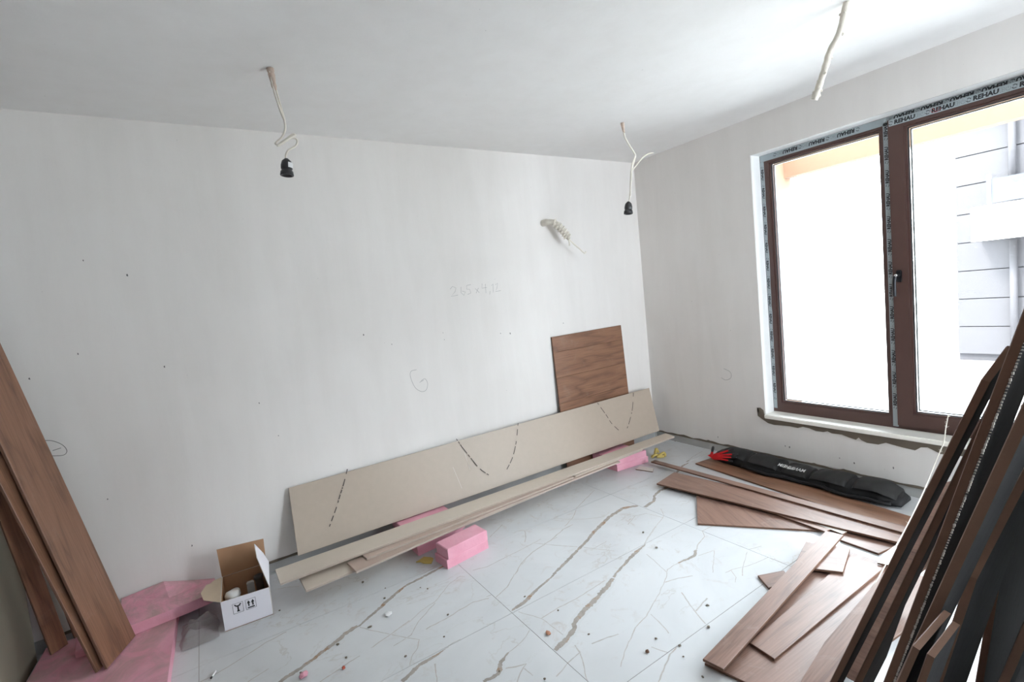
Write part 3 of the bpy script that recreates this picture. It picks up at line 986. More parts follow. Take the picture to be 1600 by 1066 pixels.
# ------------------------------------------------------------------ outside
structure(box('added_shade_wall', (0.0, -9.0, H + 0.2), (0.3, 6.0, 7.0), M['white']))  # unseen upper wall, added to shade the beam from the sun
structure(box('ground', (0.3, -40, -0.75), (60, 60, -0.55), M['paving']))
structure(box('loggia_floor', (0.3, -3.0, -0.55), (1.62, 0.2, -0.06), M['paving']))
lw = structure(box('loggia_wall', (0.3, -0.50, -0.06), (1.62, 0.2, 2.62), M['peach']))

structure(box('loggia_beam', (1.50, -3.0, 2.275), (1.62, -0.50, 2.62), M['peach']))
bl = empty('building', (8.0, -4.0, -0.55), 'pale grey clad house across the yard, seen through the right pane', 'building')
bm = bmesh.new(); add_box(bm, (8.05, -12.0, -0.55), (14.0, -0.03, 3.95))
link('wall', mesh_of(bm, 'wall'), M['claddingjoint'], bl)
for k in range(9):
    zz = -0.42 + k * 0.49
    for j in range(6):
        y1 = -0.03 - j * 1.9
        box('cladding_panel', (8.0, y1 - 1.885, zz), (8.06, y1, zz + 0.474), M['cladding'], bl)
box('balcony_parapet', (7.5, -4.2, 1.53), (8.0, -0.35, 2.09), M['white'], bl)
box('railing_panel', (7.6, -4.2, 2.12), (7.63, -0.52, 2.50), M['bluepaint'], bl)
for k in range(7):
    box('railing_post', (7.58, -0.58 - k * 0.5, 2.09), (7.62, -0.54 - k * 0.5, 2.58), M['white'], bl)
tube('downpipe', [(7.93, -0.76, 3.9), (7.93, -0.76, 2.2)], 0.05, M['cladding'], bl, 10)
tube('downpipe', [(7.93, -0.76, 1.5), (7.93, -0.76, -0.5)], 0.05, M['cladding'], bl, 10)
box('eaves', (7.6, -12.0, 3.95), (14.2, 0.1, 4.1), M['white'], bl)
fn = empty('boundary_fence', (14.0, 6.0, -0.55), 'pale slatted boundary fence far behind the left pane', 'fence')
for k in range(9):
    box('fence_slat', (14.0, 0.2, -0.3 + k * 0.2), (14.03, 12.0, -0.14 + k * 0.2), M['white'], fn)
for k in range(6):
    box('fence_post', (14.03, 0.4 + k * 2.2, -0.55), (14.1, 0.5 + k * 2.2, 1.6), M['white'], fn)

# ------------------------------------------------------------------ pink foam
def foam_block(name, lo_pts, h, label, group=None, step=None, jag=None, mat='foam'):
    P = [V((p[0], p[1], p[2] + h)) for p in lo_pts]
    o = plank(name, P, h, [M[mat]] * 3, bevel=0.004, jag=jag)
    tag(o, label, 'foam board', group)
    return o


# big sheet on the floor at the far left
foam_block('foam_board', [(-4.158, -0.050, 0.0005), (-4.196, -0.90, 0.0005), (-3.672, -0.90, 0.0), (-3.668, -0.60, 0), (-3.662, -0.40, 0), (-3.655, -0.055, 0.0)], 0.05,
           'large pink foam board lying flat on the floor under the leaning planks', mat='dustyfoam')
# second sheet, its back edge propped up against the wall
bm = bmesh.new()
T = [(-3.86, -0.245, .101), (-3.80, -0.235, .101), (-3.60, -0.215, .100), (-3.475, -0.190, .099), (-3.478, -0.09, .095), (-3.49, -0.013, .090), (-3.537, -0.013, .104), (-3.60, -0.013, .124),
     (-3.64, -0.013, .138), (-3.704, -0.013, .162), (-3.80, -0.013, .152), (-3.875, -0.013, .146), (-3.87, -0.12, .12)]
c0 = V((-3.68, -0.12, 0.05))
top = [bm.verts.new(V(p) - c0) for p in T]
bot = [bm.verts.new(V((p[0], p[1] - (0.0 if p[1] > -.1 else 0.0), max(0.0512, p[2] - 0.0495))) - c0) for p in T]
ctr = bm.verts.new(V((-3.68, -0.13, .118)) - c0)
for i in range(len(T)):
    j = (i + 1) % len(T)
    bm.faces.new((top[i], bot[i], bot[j], top[j]))
    bm.faces.new((top[i], top[j], ctr))
bm.faces.new(bot[::-1])
tag(link('foam_board', mesh_of(bm, 'foam_board'), M['verydustyfoam'], None, Matrix.Translation(c0)), 'dusty pink foam offcut propped on the large foam board, under the carton flap', 'foam board')
foam_block('foam_scrap', [(-4.035, -0.135, 0.0508), (-4.02, -0.255, 0.0508), (-3.945, -0.262, 0.0508), (-3.975, -0.13, 0.0508)], 0.032, 'small pink foam scrap with white top behind the leaning plank foot')

def two_layer(loc, label, layers, group=None):
    r = empty('foam_block', loc, label, 'foam block', group)
    for pts, z0, h in layers:
        P = [V((p[0], p[1], z0 + h + .0006)) for p in pts]
        plank('foam_layer', P, h, [M['foam']] * 3, bevel=0.004, parent=r)
    return r


two_layer((-2.3, -0.61, 0), 'loose pink foam block of two layers, in front of the strip pile',
          [([(-2.452, -0.553), (-2.437, -0.680), (-2.160, -0.640), (-2.172, -0.515)], 0.0, 0.049),
           ([(-2.440, -0.555), (-2.425, -0.677), (-2.158, -0.637), (-2.170, -0.518)], 0.0492, 0.056)])
two_layer((-2.34, -0.23, 0), 'pink foam block under the middle of the strip pile',
          [([(-2.512, -0.05), (-2.505, -0.432), (-2.195, -0.395), (-2.20, -0.05)], 0.0, 0.047),
           ([(-2.517, -0.04), (-2.512, -0.448), (-2.185, -0.402), (-2.19, -0.04)], 0.0472, 0.0525)])
two_layer((-0.69, -0.2, 0), 'pink foam block under the corner end of the strip pile',
          [([(-0.848, -0.09), (-0.840, -0.352), (-0.533, -0.387), (-0.540, -0.09)], 0.0, 0.05),
           ([(-0.852, -0.09), (-0.846, -0.350), (-0.545, -0.382), (-0.55, -0.09)], 0.0502, 0.0495)])

# ------------------------------------------------------------------ board strips on the foam blocks
def strip(pts, zt, mat, label, grp=None, name='board_strip'):
    o = plank(name, [(x, y, zt) for x, y in pts], 0.0108, [mat, M['stripedge'], mat], bevel=0.0008)
    return tag(o, label, 'board strip', grp)


strip([(-3.123, -0.385), (-3.117, -0.545), (-1.6, -0.455), (-1.6, -0.352)], .1117, M['strip'], 'pale board strip at the bottom of the strip pile, left end showing')
strip([(-2.896, -0.445), (-2.880, -0.570), (-2.0, -0.485), (-0.90, -0.452), (-0.90, -0.345)], .1227, M['strip2'], 'brownish board strip second from the bottom of the pile')
strip([(-2.815, -0.430), (-2.805, -0.500), (-1.35, -0.452), (-1.35, -0.37)], .1342, M['strip2'], 'narrow brown board strip under the top strip, left half')
strip([(-1.33, -0.37), (-1.33, -0.448), (-0.62, -0.42), (-0.62, -0.36)], .1342, M['strip'], 'short pale board strip under the top strip, right half')
strip([(-3.2172, -0.2838, 0.1460)[:2], (-3.2145, -0.4524, 0.1460)[:2], (-0.2453, -0.4242, 0.1460)[:2], (-0.2191, -0.3116, 0.1460)[:2]], .146, M['strip'], 'long pale board strip on top of the strip pile')

# long leaning board
TLc, TRc = V((-3.073, -0.021, 0.463)), V((-0.118, -0.082, 0.492))
BLc, BRc = V((-3.087, -0.127, 0.1035)), V((-0.150, -0.186, 0.128))
lb = plank('leaning_board', [TLc, BLc, BRc, TRc], 0.011, [M['board'], M['stripedge'], M['board']], xdir=(BRc - BLc), bevel=0.0008)
tag(lb, 'long beige board leaning against the wall with dashed arcs drawn on it', 'board')
nb = lb.matrix_world.to_3x3().col[2]


def on_board(s, t):     # s along the length 0-1, t from top 0 to bottom 1
    a = TLc.lerp(TRc, s); b = BLc.lerp(BRc, s)
    return a.lerp(b, t) + nb * 0.0012


def board_st(q):
    q = V(q)
    s = (q - TLc).dot((TRc - TLc).normalized()) / (TRc - TLc).length
    a, b = TLc.lerp(TRc, s), BLc.lerp(BRc, s)
    return s, (q - a).dot(b - a) / (b - a).length_squared


ARCS = [
    [(-2.7403, -0.0300, 0.4840), (-2.7770, -0.0450, 0.4066), (-2.8112, -0.0600, 0.3459), (-2.8463, -0.0800, 0.2844), (-2.9173, -0.1050, 0.1729)],
    [(-2.0069, -0.0400, 0.4905), (-1.9764, -0.0500, 0.4213), (-1.9308, -0.0650, 0.3304), (-1.8880, -0.0900, 0.2556), (-1.8247, -0.1000, 0.1890)],
    [(-1.5049, -0.0400, 0.4821), (-1.5557, -0.0600, 0.3622), (-1.6179, -0.0850, 0.2636), (-1.6917, -0.1100, 0.1951)],
    [(-0.7307, -0.0600, 0.4786), (-0.6750, -0.0850, 0.3622), (-0.6469, -0.1000, 0.2931), (-0.5941, -0.1200, 0.2240)],
    [(-0.3180, -0.0750, 0.4853), (-0.3834, -0.1000, 0.3556), (-0.4653, -0.1300, 0.2559), (-0.5025, -0.1400, 0.2221)],
]
for arc in ARCS:
    dash = []
    # project onto the board plane along its normal
    P = [V(p) for p in arc]
    P = [p - nb * ((p - BLc).dot(nb)) + nb * 0.0012 for p in P]
    sp = spline(P, 10)
    i = 0
    while i < len(sp) - 2:
        k = random.choice((1, 2, 2, 3))
        dash.append(sp[i:min(i + k + 1, len(sp))])
        i += k + (1 if random.random() < 0.6 else 0)
        if random.random() < 0.12:
            i += 2
    ribbon_obj('dashed_arc', dash, 0.0055, nb, M['marker'], lb)['kind'] = 'stuff'
sc = []
for s0, t0, s1, t1 in ((.34, .42, .352, .82), (.372, .1, .38, .55)):
    sc.append([on_board(s0 + (s1 - s0) * k / 6, t0 + (t1 - t0) * k / 6) for k in range(7)])
for s_ in sc:
    ribbon_obj('pale_scratch', [s_], 0.0022, nb, M['boardedge'], lb)

# clicked-together sample panel behind it
pr = empty('sample_board', (-0.72, -0.10, 0.0), 'square panel of clicked brown laminate planks leaning on the wall in the corner', 'laminate board')
pa, pb = V((-1.090, -0.0145, 1.073)), V((-0.331, -0.0145, 1.078))
dn = V((-0.006, -0.048, -1.073)).normalized()
zs = [0.0, 0.125, 0.327, 0.53, 0.733, 0.936, 1.066]
for a, b in zip(zs[:-1], zs[1:]):
    plank('laminate_plank', [pa + dn * (a + .0004), pa + dn * (b - .0004), pb + dn * (b - .0004), pb + dn * (a + .0004)], 0.011, [M['wood2'], M['hdf'], M['back']], xdir=pb - pa, parent=pr, bevel=0.0018)

# ------------------------------------------------------------------ left leaning pieces
sh = [V((-4.186, -0.040, 0.0515)), V((-4.152, -0.022, 1.185)), V((-4.145, -0.018, 1.40)), V((-4.215, -0.50, 1.40)), V((-4.225, -0.9, 1.4)), V((-4.225, -0.9, 0.0515))]
dw = plank('drywall_sheet', [V((-4.192, -0.052, 0.0005)), V((-4.150, -0.022, 1.40)), V((-4.222, -1.22, 1.40)), V((-4.226, -1.25, 0.0005))], 0.0125, [M['drywall'], M['boardedge'], M['drywall']], xdir=(0, 0, 1), flip=False)
tag(dw, 'grey-green drywall sheet standing on edge at the left wall', 'drywall')
A0, A1 = V((-3.886, -0.454, 0.058)), V((-3.809, -0.261, 0.058))
dA = V((-0.2755, 0.1086, 1.399)).normalized()
W3 = [M['wood2'], M['hdf'], M['hdf']]
LEAN = 'laminate planks leaning in the left corner'
o = plank('laminate_plank', [A0, A1, A1 + dA * 1.47, A0 + dA * 1.47], 0.011, W3, xdir=dA)
tag(o, 'front laminate plank leaning on the large foam board, full width showing', 'laminate plank', LEAN)
off = V((-0.015, 0.006, 0))
nA = (A1 - A0).cross(dA).normalized()
dB = (dA + V((-0.012, -0.030, 0))).normalized()
B1 = A0 - nA * 0.030 + (A1 - A0) * 0.55; B0 = A0 - nA * 0.030 + (A1 - A0) * (-0.05)
B0.z = B1.z = 0.058
nB = (B1 - B0).cross(dB).normalized()
o = plank('laminate_plank', [B0, B1, B1 + dB * 1.16, B0 + dB * 1.16], 0.010, W3, xdir=dB)
tag(o, 'laminate plank half hidden behind the front leaning plank', 'laminate plank', LEAN)
C0, C1 = V((-4.117, -0.150, 0.054)), V((-4.070, -0.098, 0.054))
dC = V((-0.042, -0.12, 0.71)).normalized()
o = plank('laminate_plank', [C0, C1, C1 + dC * 0.85, C0 + dC * 0.85], 0.010, W3, xdir=dC)
tag(o, 'narrow dark laminate strip leaning nearest the drywall sheet', 'laminate plank', LEAN)
D0, D1 = V((-4.052, -0.066, 0.053)), V((-4.022, -0.034, 0.053))
dD = V((-0.12, 0.0, 1.0)).normalized()
o = plank('laminate_plank', [D0, D1, D1 + dD * 0.40, D0 + dD * 0.40], 0.008, W3, xdir=dD)
tag(o, 'slim dark laminate offcut standing furthest back by the wall', 'laminate plank', LEAN)

# ------------------------------------------------------------------ carton with fittings
BX = empty('cardboard_box', (-3.364, -0.29, 0), 'small open white carton with torn flaps on the tiles', 'box')
Ca, Cb, Cc, Cd = V((-3.467, -0.425, 0)), V((-3.261, -0.438, 0)), V((-3.247, -0.165, 0)), V((-3.452, -0.152, 0))
BH = 0.143
up = V((0, 0, 1))
k2 = [M['carton'], M['boardedge'], M['kraft']]
def wallp(name, a, b, h0, h1, zj=None):
    n_ = (b - a).cross(up).normalized()
    return plank(name, [a + up * 0.002, b + up * 0.002, b + up * h1, a + up * h0], 0.003, k2, xdir=b - a, parent=BX, bevel=0)
front = wallp('front_panel', Ca, Cb, BH + .004, BH - .003)
wallp('side_panel', Cb, Cc, BH - .003, BH)
wallp('back_panel', Cc, Cd, BH, BH)
wallp('side_panel', Cd, Ca, BH, BH + .004)
plank('bottom_panel', [Ca + up * .004, Cb + up * .004, Cc + up * .004, Cd + up * .004], 0.003, [M['kraft']] * 3, parent=BX, bevel=0)
# flaps
plank('back_flap', [Cd + up * BH, Cc + up * BH, Cc + V((.004, -.002, .135 + BH)), Cd + V((-.004, -.004, .150 + BH))], 0.003, [M['kraft'], M['boardedge'], M['carton']], parent=BX, bevel=0)
plank('right_flap', [Cb + V((0, .006, BH)), Cc + V((0, -.006, BH)), Cc + V((-.016, -.01, BH + .06)), Cc + V((-.043, -.07, BH + .150)), Cb + V((-.040, .095, BH + .118)), Cb + V((-.034, .07, BH + .080)), Cb + V((-.008, .022, BH + .020))], 0.003, k2, parent=BX, bevel=0)
plank('left_flap', [Ca + V((0, .002, BH + .002)), Cd + V((0, -.03, BH)), Cd + V((-.035, -.025, BH + .006)), Cd + V((-.050, -.045, BH + .0)), Cd + V((-.068, -.04, BH - .004)), Cd + V((-.092, -.10, BH - .006)), Ca + V((-.066, .09, BH - .010))], 0.003, [M['carton'], M['boardedge'], M['lightkraft']], flip=True, parent=BX, bevel=0)
# handling symbols on the front
fx = (Cb - Ca).normalized(); fn_ = fx.cross(up)
if fn_.y > 0:
    fn_ = -fn_
def on_front(u, z_):
    return Ca + fx * (u * .206) + up * z_ + fn_ * .0012
st = []
for u0, u1 in ((.215, .42), (.475, .68)):
    st.append([on_front(u0, .070), on_front(u1, .070), on_front(u1, .118), on_front(u0, .118), on_front(u0, .070)])
def bar(a, b): st.append([a, b])
for uu in (.535, .62):
    bar(on_front(uu, .084), on_front(uu, .100))
bar(on_front(.505, .077), on_front(.65, .077))
bar(on_front(.318, .080), on_front(.318, .104)); bar(on_front(.29, .079), on_front(.345, .079)); bar(on_front(.27, .104), on_front(.365, .104)); bar(on_front(.25, .112), on_front(.285, .107)); bar(on_front(.385, .112), on_front(.35, .107))
bm = bmesh.new()
for s_ in st:
    add_ribbon(bm, s_, .0016 if len(s_) > 2 else .0055, fn_)
for uu in (.535, .62):
    f = [on_front(uu - .035, .099), on_front(uu + .035, .099), on_front(uu, .113)]
    bm.faces.new([bm.verts.new(p) for p in f])
for a, b in ((on_front(.318, .086), .004),):
    pass
me = bpy.data.meshes.new('handling_symbols'); bm.to_mesh(me); bm.free()
link('handling_symbols', me, M['ink'], front)

# fittings inside the carton
def fitting(base, axis, prof, mat, label, seg=16):
    o = lathe('plastic_fitting', base, axis, prof, mat, None, seg)
    return tag(o, label, 'pipe fitting')


fitting((-3.425, -0.335, .052), (0.12, 0.15, 1), [(0, .020), (.045, .020), (.047, .030), (.062, .034), (.078, .028), (.084, .014)], M['pvc'], 'round-capped white plastic fitting at the left in the carton')
fitting((-3.437, -0.385, .020), (0.25, 0.1, .55), [(0, .016), (.05, .016), (.052, .021), (.066, .021), (.067, .013), (.045, .013)], M['dirtypvc'], 'dusty grey fitting lying at the front in the carton')
o = box('socket_box', (-3.352, -0.29, .030), (-3.318, -0.26, .125), M['dirtypvc'], None, .004)
tag(o, 'upright square grey fitting in the middle of the carton', 'pipe fitting')
fitting((-3.290, -0.225, .012), (-.05, .05, 1), [(0, .018), (.09, .018), (.092, .022), (.106, .022), (.107, .015), (.07, .014)], M['greypvc'], 'dark tubular fitting at the right in the carton')
fitting((-3.360, -0.385, .075), (.9, .1, .25), [(0, .024), (.03, .026), (.06, .024), (.062, .018)], M['pvc'], 'pale short pipe piece lying behind the carton front')
fitting((-3.40, -0.215, .012), (-.1, -.2, .8), [(0, .02), (.05, .02), (.052, .026), (.075, .026), (.076, .018)], M['pvc'], 'white threaded fitting at the back in the carton')

# clear plastic bag between foam and carton
bm = bmesh.new()
N = 26
cen = V((-3.565, -0.345, 0))
grid = []
for i in range(N + 1):
    row = []
    for j in range(N + 1):
        a, b = i / N, j / N
        r_ = V(((a - .5) * .15, (b - .5) * .21, 0))
        x, y = cen.x + r_.x, cen.y + r_.y
        ed = min(1, 4 * min(a, 1 - a, b, 1 - b) + .05)
        q = V((x * 14, y * 14, 2.0))
        zz = .004 + ed * (.018 + .030 * abs(noise.noise(q)) + .020 * abs(noise.noise(q * 2.3))) * (1.5 if b > .55 else 1.0)
        row.append(bm.verts.new((x + .012 * noise.noise(q + V((4, 1, 0))) - cen.x, y + .015 * noise.noise(q + V((1, 7, 0))) - cen.y, zz)))
    grid.append(row)
for i in range(N):
    for j in range(N):
        bm.faces.new((grid[i][j], grid[i + 1][j], grid[i + 1][j + 1], grid[i][j + 1]))
tag(link('plastic_bag', mesh_of(bm, 'plastic_bag'), M['film'], None, Matrix.Translation(cen)), 'crumpled clear plastic bag on the floor between pink foam and carton', 'plastic bag')

# ------------------------------------------------------------------ planks scattered on the tiles
F3 = [M['wood'], M['hdf'], M['hdf']]
FLOORP = 'laminate planks scattered on the tiles'


def lay(pts, zt, th, label, xdir=None, mats=None, name='laminate_plank', tilt=None):
    P = [V((x, y, zt if not isinstance(zt, (list, tuple)) else zt[i])) for i, (x, y) in enumerate(pts)]
    o = plank(name, P, th, mats or F3, xdir=xdir)
    return tag(o, label, 'laminate plank', FLOORP)


lay([(-0.350, -0.690), (-0.500, -2.035), (-0.300, -2.055), (-0.148, -0.712)], .0115, .010, 'long laminate plank lying beside the black tool bag', (0.1, 1.3, 0), [M['wood2'], M['hdf'], M['hdf']])
lay([(-0.7969, -1.0259, 0.0110)[:2], (-1.1319, -1.2806, 0.0110)[:2], (-0.7551, -1.7718, 0.0110)[:2], (-0.5667, -1.5298, 0.0110)[:2]], .0110, .010, 'wide laminate offcut sticking out under the fan of long planks', (0.55, 1, 0))
lay([(-0.74, -1.30), (-0.775, -1.80), (-0.735, -1.805), (-0.70, -1.30)], .0222, .010, 'slim laminate strip under the wide dusty floor plank', (0, 1, 0))
lay([(-0.690, -1.42), (-0.742, -1.865), (-0.700, -1.870), (-0.645, -1.42)], .0222, .010, 'laminate strip end with window glare painted pale, poking out of the fan of planks', (0, 1, 0), [M['sill'], M['hdf'], M['hdf']])  # glare on the plank put into its colour as a cream face
lay([(-0.70, -1.82), (-0.790, -1.875), (-0.800, -2.045), (-0.640, -2.075), (-0.56, -1.82)], .0112, .010, 'short laminate offcut at the far end of the plank fan', (0.1, 1, 0))
lay([(-0.880, -0.770), (-0.668, -2.110), (-0.470, -2.078), (-0.640, -0.725)], .0335, .010, 'wide dusty laminate plank on top of the fan, its end towards the corner', (0.15, 1, 0), None)
lay([(-0.602, -0.478), (-0.578, -2.098), (-0.508, -2.098), (-0.556, -0.480)], .0447, .010, 'thin long laminate strip along the plank fan', (0.03, 1, 0))

# short heap nearer the camera
lay([(-1.9960, -1.9426, 0.0110)[:2], (-1.93, -2.25), (-0.87, -2.36), (-0.87, -1.905)], .0110, .010, 'lowest laminate plank of the near heap', (1, -.06, 0))
lay([(-1.3609, -1.7731, 0.0110)[:2], (-1.415, -1.855), (-1.30, -1.893), (-1.24, -1.83)], .0108, .010, 'small laminate tip poking out left of the diagonal plank', (1, -.35, 0))
lay([(-1.7964, -1.9955, 0.0222)[:2], (-1.8062, -2.0960, 0.0222)[:2], (-0.9217, -2.1161, 0.0222)[:2], (-0.9408, -1.9792, 0.0222)[:2]], .0222, .010, 'broad laminate plank of the near heap, partly under the diagonal plank', (1, -.05, 0))
lay([(-1.2137, -1.8613, 0.0335)[:2], (-1.1087, -2.0233, 0.0335)[:2], (-0.8789, -1.9582, 0.0335)[:2], (-0.9617, -1.7925, 0.0335)[:2]], .0335, .010, 'short square laminate offcut lying across the near heap', (.5, -.86, 0))
lay([(-2.0176, -1.9527, 0.0447)[:2], (-2.0048, -2.0271, 0.0447)[:2], (-0.7928, -1.8930, 0.0447)[:2], (-0.8094, -1.8167, 0.0447)[:2]], .0447, .010, 'diagonal laminate plank on top of the near heap', (1, .1, 0))
o = plank('white_offcut', [V((-0.9259, -2.0882, 0.0335)), V((-0.9095, -2.1315, 0.0300)), V((-0.7560, -2.1207, 0.0335)), V((-0.7196, -2.0831, 0.0335)), V((-0.8418, -2.0777, 0.0335))], .009, [M['sill'], M['hdf'], M['hdf']])
tag(o, 'small pale offcut lying beside the leaning plank stack', 'offcut')
o = plank('wood_sliver', [V((-0.7254, -0.4300, 0.0080)), V((-0.6813, -0.5609, 0.0080)), V((-0.6284, -0.5213, 0.0080)), V((-0.6531, -0.4093, 0.0080))], .007, [M['boardedge'], M['hdf'], M['hdf']])
tag(o, 'short pale sliver lying in front of the corner foam block', 'offcut')

# ------------------------------------------------------------------ stack of planks leaning at the right
STACK = 'planks leaning at the right'
K3 = [M['wood'], M['hdf'], M['back']]


def leaning(x0, wid, edge, label, th=.012, far=None, mats=None, ragged=False):
    """edge: (y, z) points of the near long edge from foot to top; far: the same for the far edge"""
    far = far or edge
    P = [V((x0, y, z)) for y, z in edge] + [V((x0 + wid, y, z)) for y, z in reversed(far)]
    # keep it flat: project on the plane through first, last-near and first-far
    a, b, c = P[0], P[len(edge) - 1], P[-1]
    n = (b - a).cross(c - a).normalized()
    P = [p - n * (p - a).dot(n) for p in P]
    o = plank('laminate_plank', P, th, mats or K3, xdir=b - a, flip=(n.y < 0), jag=None)
    # flat side up: face normal points to +y
    tag(o, label, 'laminate plank', STACK)
    return o


def lean(x0, x1, y0, s, zn, zf, label, th=.012, zb=.012):
    """plank in the plane y = y0 - s z, from x0 to x1, ends at heights zn (near edge) and zf (far edge)"""
    P = [V((x0, y0 - s * zb, zb)), V((x0, y0 - s * zn, zn)), V((x1, y0 - s * zf, zf)), V((x1, y0 - s * zb, zb))]
    o = plank('laminate_plank', P, th, K3, xdir=P[1] - P[0])
    n = o.matrix_world.to_3x3().col[2]
    if n.y < 0:
        bpy.data.objects.remove(o)
        o = plank('laminate_plank', P, th, K3, xdir=P[1] - P[0], flip=True)
    return tag(o, label, 'laminate plank', STACK)


P0 = [V((x, y, .0305 + .11 * (x + 1.80))) for x, y in ((-1.846, -2.205), (-1.800, -2.284), (-1.10, -2.284), (-1.115, -2.186), (-1.627, -2.184))]
tag(plank('laminate_plank', P0, .0130, K3, xdir=(1, 0, .11)), 'low lit laminate plank sloping up behind the foot of the leaning stack', 'laminate plank', STACK)
lean(-2.30, -2.235, -2.342, .366, 1.195, 1.243, 'first narrow plank of the leaning stack, window end cut slanted')
P2 = [V((x, -2.390 - .343 * z, z)) for x, z in ((-2.29, .012), (-2.29, 1.155), (-2.245, 1.19), (-2.235, .70), (-2.15, .50), (-2.15, .012))]
tag(plank('laminate_plank', P2, .012, K3, xdir=P2[1] - P2[0]), 'second plank of the leaning stack with a brown sawn edge', 'laminate plank', STACK)
p3 = lean(-2.42, -2.262, -2.492, .273, 1.37, 1.37, 'tall plank with black back and chipped white edge in the leaning stack')
lean(-2.57, -2.44, -2.502, .309, 1.30, 1.30, 'fourth plank of the leaning stack, right of the black-backed one')
lean(-2.42, -2.165, -2.584, .225, .904, 1.095, 'wide plank with a long slanted end in the right of the leaning stack')
lean(-2.69, -2.575, -2.527, .298, .931, .925, 'short square-ended plank low in the leaning stack', .008)
lean(-2.69, -2.600, -2.592, .244, .929, .929, 'shortest dark plank low in the leaning stack', .008)
lean(-2.33, -2.19, -2.63, .25, .85, .85, 'rightmost brown-edged plank low in the leaning stack')
lean(-2.14, -1.50, -2.66, .12, 1.12, 1.12, 'wide dark sheet added to fill the black gaps at the right end of the leaning stack')  # dark filler sheet, added to darken the gaps between planks
# chipped laminate along the near edge of the black-backed plank
bm = bmesh.new()
for k in range(160):
    z_ = .60 + k * .0048
    y, zz = -2.492 - .273 * z_, z_
    r_ = random.uniform(.0006, .0022)
    c = V((-2.4185 + random.uniform(0, .002), y - .0125, zz - .0035))
    add_box(bm, c - V((r_, .0012, r_)), c + V((r_, .0012, r_)))
ch = link('chipped_edge', mesh_of(bm, 'chipped_edge'), M['chip'], p3, Matrix())
ch.matrix_basis = p3.matrix_world.inverted()
ch['kind'] = 'stuff'

# lit board seen between the leaning planks
LIT = [V(p) for p in ((-1.715, -2.33, .028), (-1.715, -2.29, .028), (-1.50, -2.29, .2), (-1.095, -2.35, .524), (-1.045, -2.43, .564), (-1.337, -2.409, .3304), (-1.44, -2.347, .248))]
o = plank('laminate_plank', LIT, .011, K3, flip=True)
if o.matrix_world.to_3x3().col[2].z < 0:
    bpy.data.objects.remove(o)
    o = plank('laminate_plank', LIT, .011, K3)
tag(o, 'lit laminate board seen through the gap of the leaning stack', 'laminate plank', STACK)

# frayed white cord by the sill
cp = spline([(0.0600, -2.0786, 0.5075), (0.0400, -2.0717, 0.4376), (-0.0300, -2.0817, 0.3761), (-0.0600, -2.0727, 0.3275), (-0.1200, -2.0697, 0.2815), (-0.4000, -2.0921, 0.1848), (-0.8000, -2.1433, 0.1432), (-1.2000, -2.1649, 0.0466)], 8)
ck = empty('frayed_cord', cp[-1], 'frayed white cord hanging over the sill beside the leaning planks', 'cord')
tube('cord', cp, .0026, M['cable'], ck, 6, .25)
bm = bmesh.new()
for k in range(40):
    p = cp[int(random.random() ** 1.6 * (len(cp) - 1))]
    d = V((random.uniform(-1, 1), random.uniform(-1, 1), random.uniform(-.3, .6))).normalized() * random.uniform(.006, .016)
    add_tube(bm, [p - ck.location, p + d * .5 - ck.location, p + d - ck.location + V((0, 0, .002))], [.0012, .001, .0004], 4)
fz = link('fray', mesh_of(bm, 'fray'), M['cable'], ck, Matrix.Translation(ck.location))
fz['kind'] = 'stuff'

# ------------------------------------------------------------------ tool bag and glove
bg = empty('tool_bag', (-0.12, -1.3, 0), 'long black nylon tool bag lying along the window wall', 'bag')


def sect(y, cx, wd, ht, infl=0.0, a0=0.0, a1=math.pi, n=18):
    out = []
    for k in range(n + 1):
        a = a0 + (a1 - a0) * k / n
        c_, s_ = math.cos(a), math.sin(a)
        x = cx + (wd / 2 + infl) * (abs(c_) ** .75) * (1 if c_ > 0 else -1)
        z_ = (ht + infl) * (max(0, s_) ** .7)
        out.append(V((x, y, .012 + z_)))
    return out


def loft(name, rows, mat, parent, cap=True, close_bottom=True):
    bm = bmesh.new()
    R_ = [[bm.verts.new(p) for p in r] for r in rows]
    n = len(R_[0])
    for i in range(len(R_) - 1):
        for k in range(n - 1):
            bm.faces.new((R_[i][k], R_[i][k + 1], R_[i + 1][k + 1], R_[i + 1][k]))
        if close_bottom:
            bm.faces.new((R_[i][n - 1], R_[i][0], R_[i + 1][0], R_[i + 1][n - 1]))
    if cap:
        bm.faces.new(R_[0][::-1]); bm.faces.new(R_[-1])
    return link(name, mesh_of(bm, name, True), mat, parent)


def bagdim(y):
    t = (-y - .72) / 1.22
    cx = -.125 - .012 * math.sin(t * 3) - .02 * t
    wd = .165 + .03 * math.sin(min(1, max(0, t)) * math.pi) + .02 * (t > .7)
    ht = .070 + .010 * math.sin(t * 9)
    endk = min(1, (t + .02) * 9, (1.02 - t) * 11)
    endk = max(.12, endk) ** .5
    return cx, wd * (.55 + .45 * endk), ht * endk


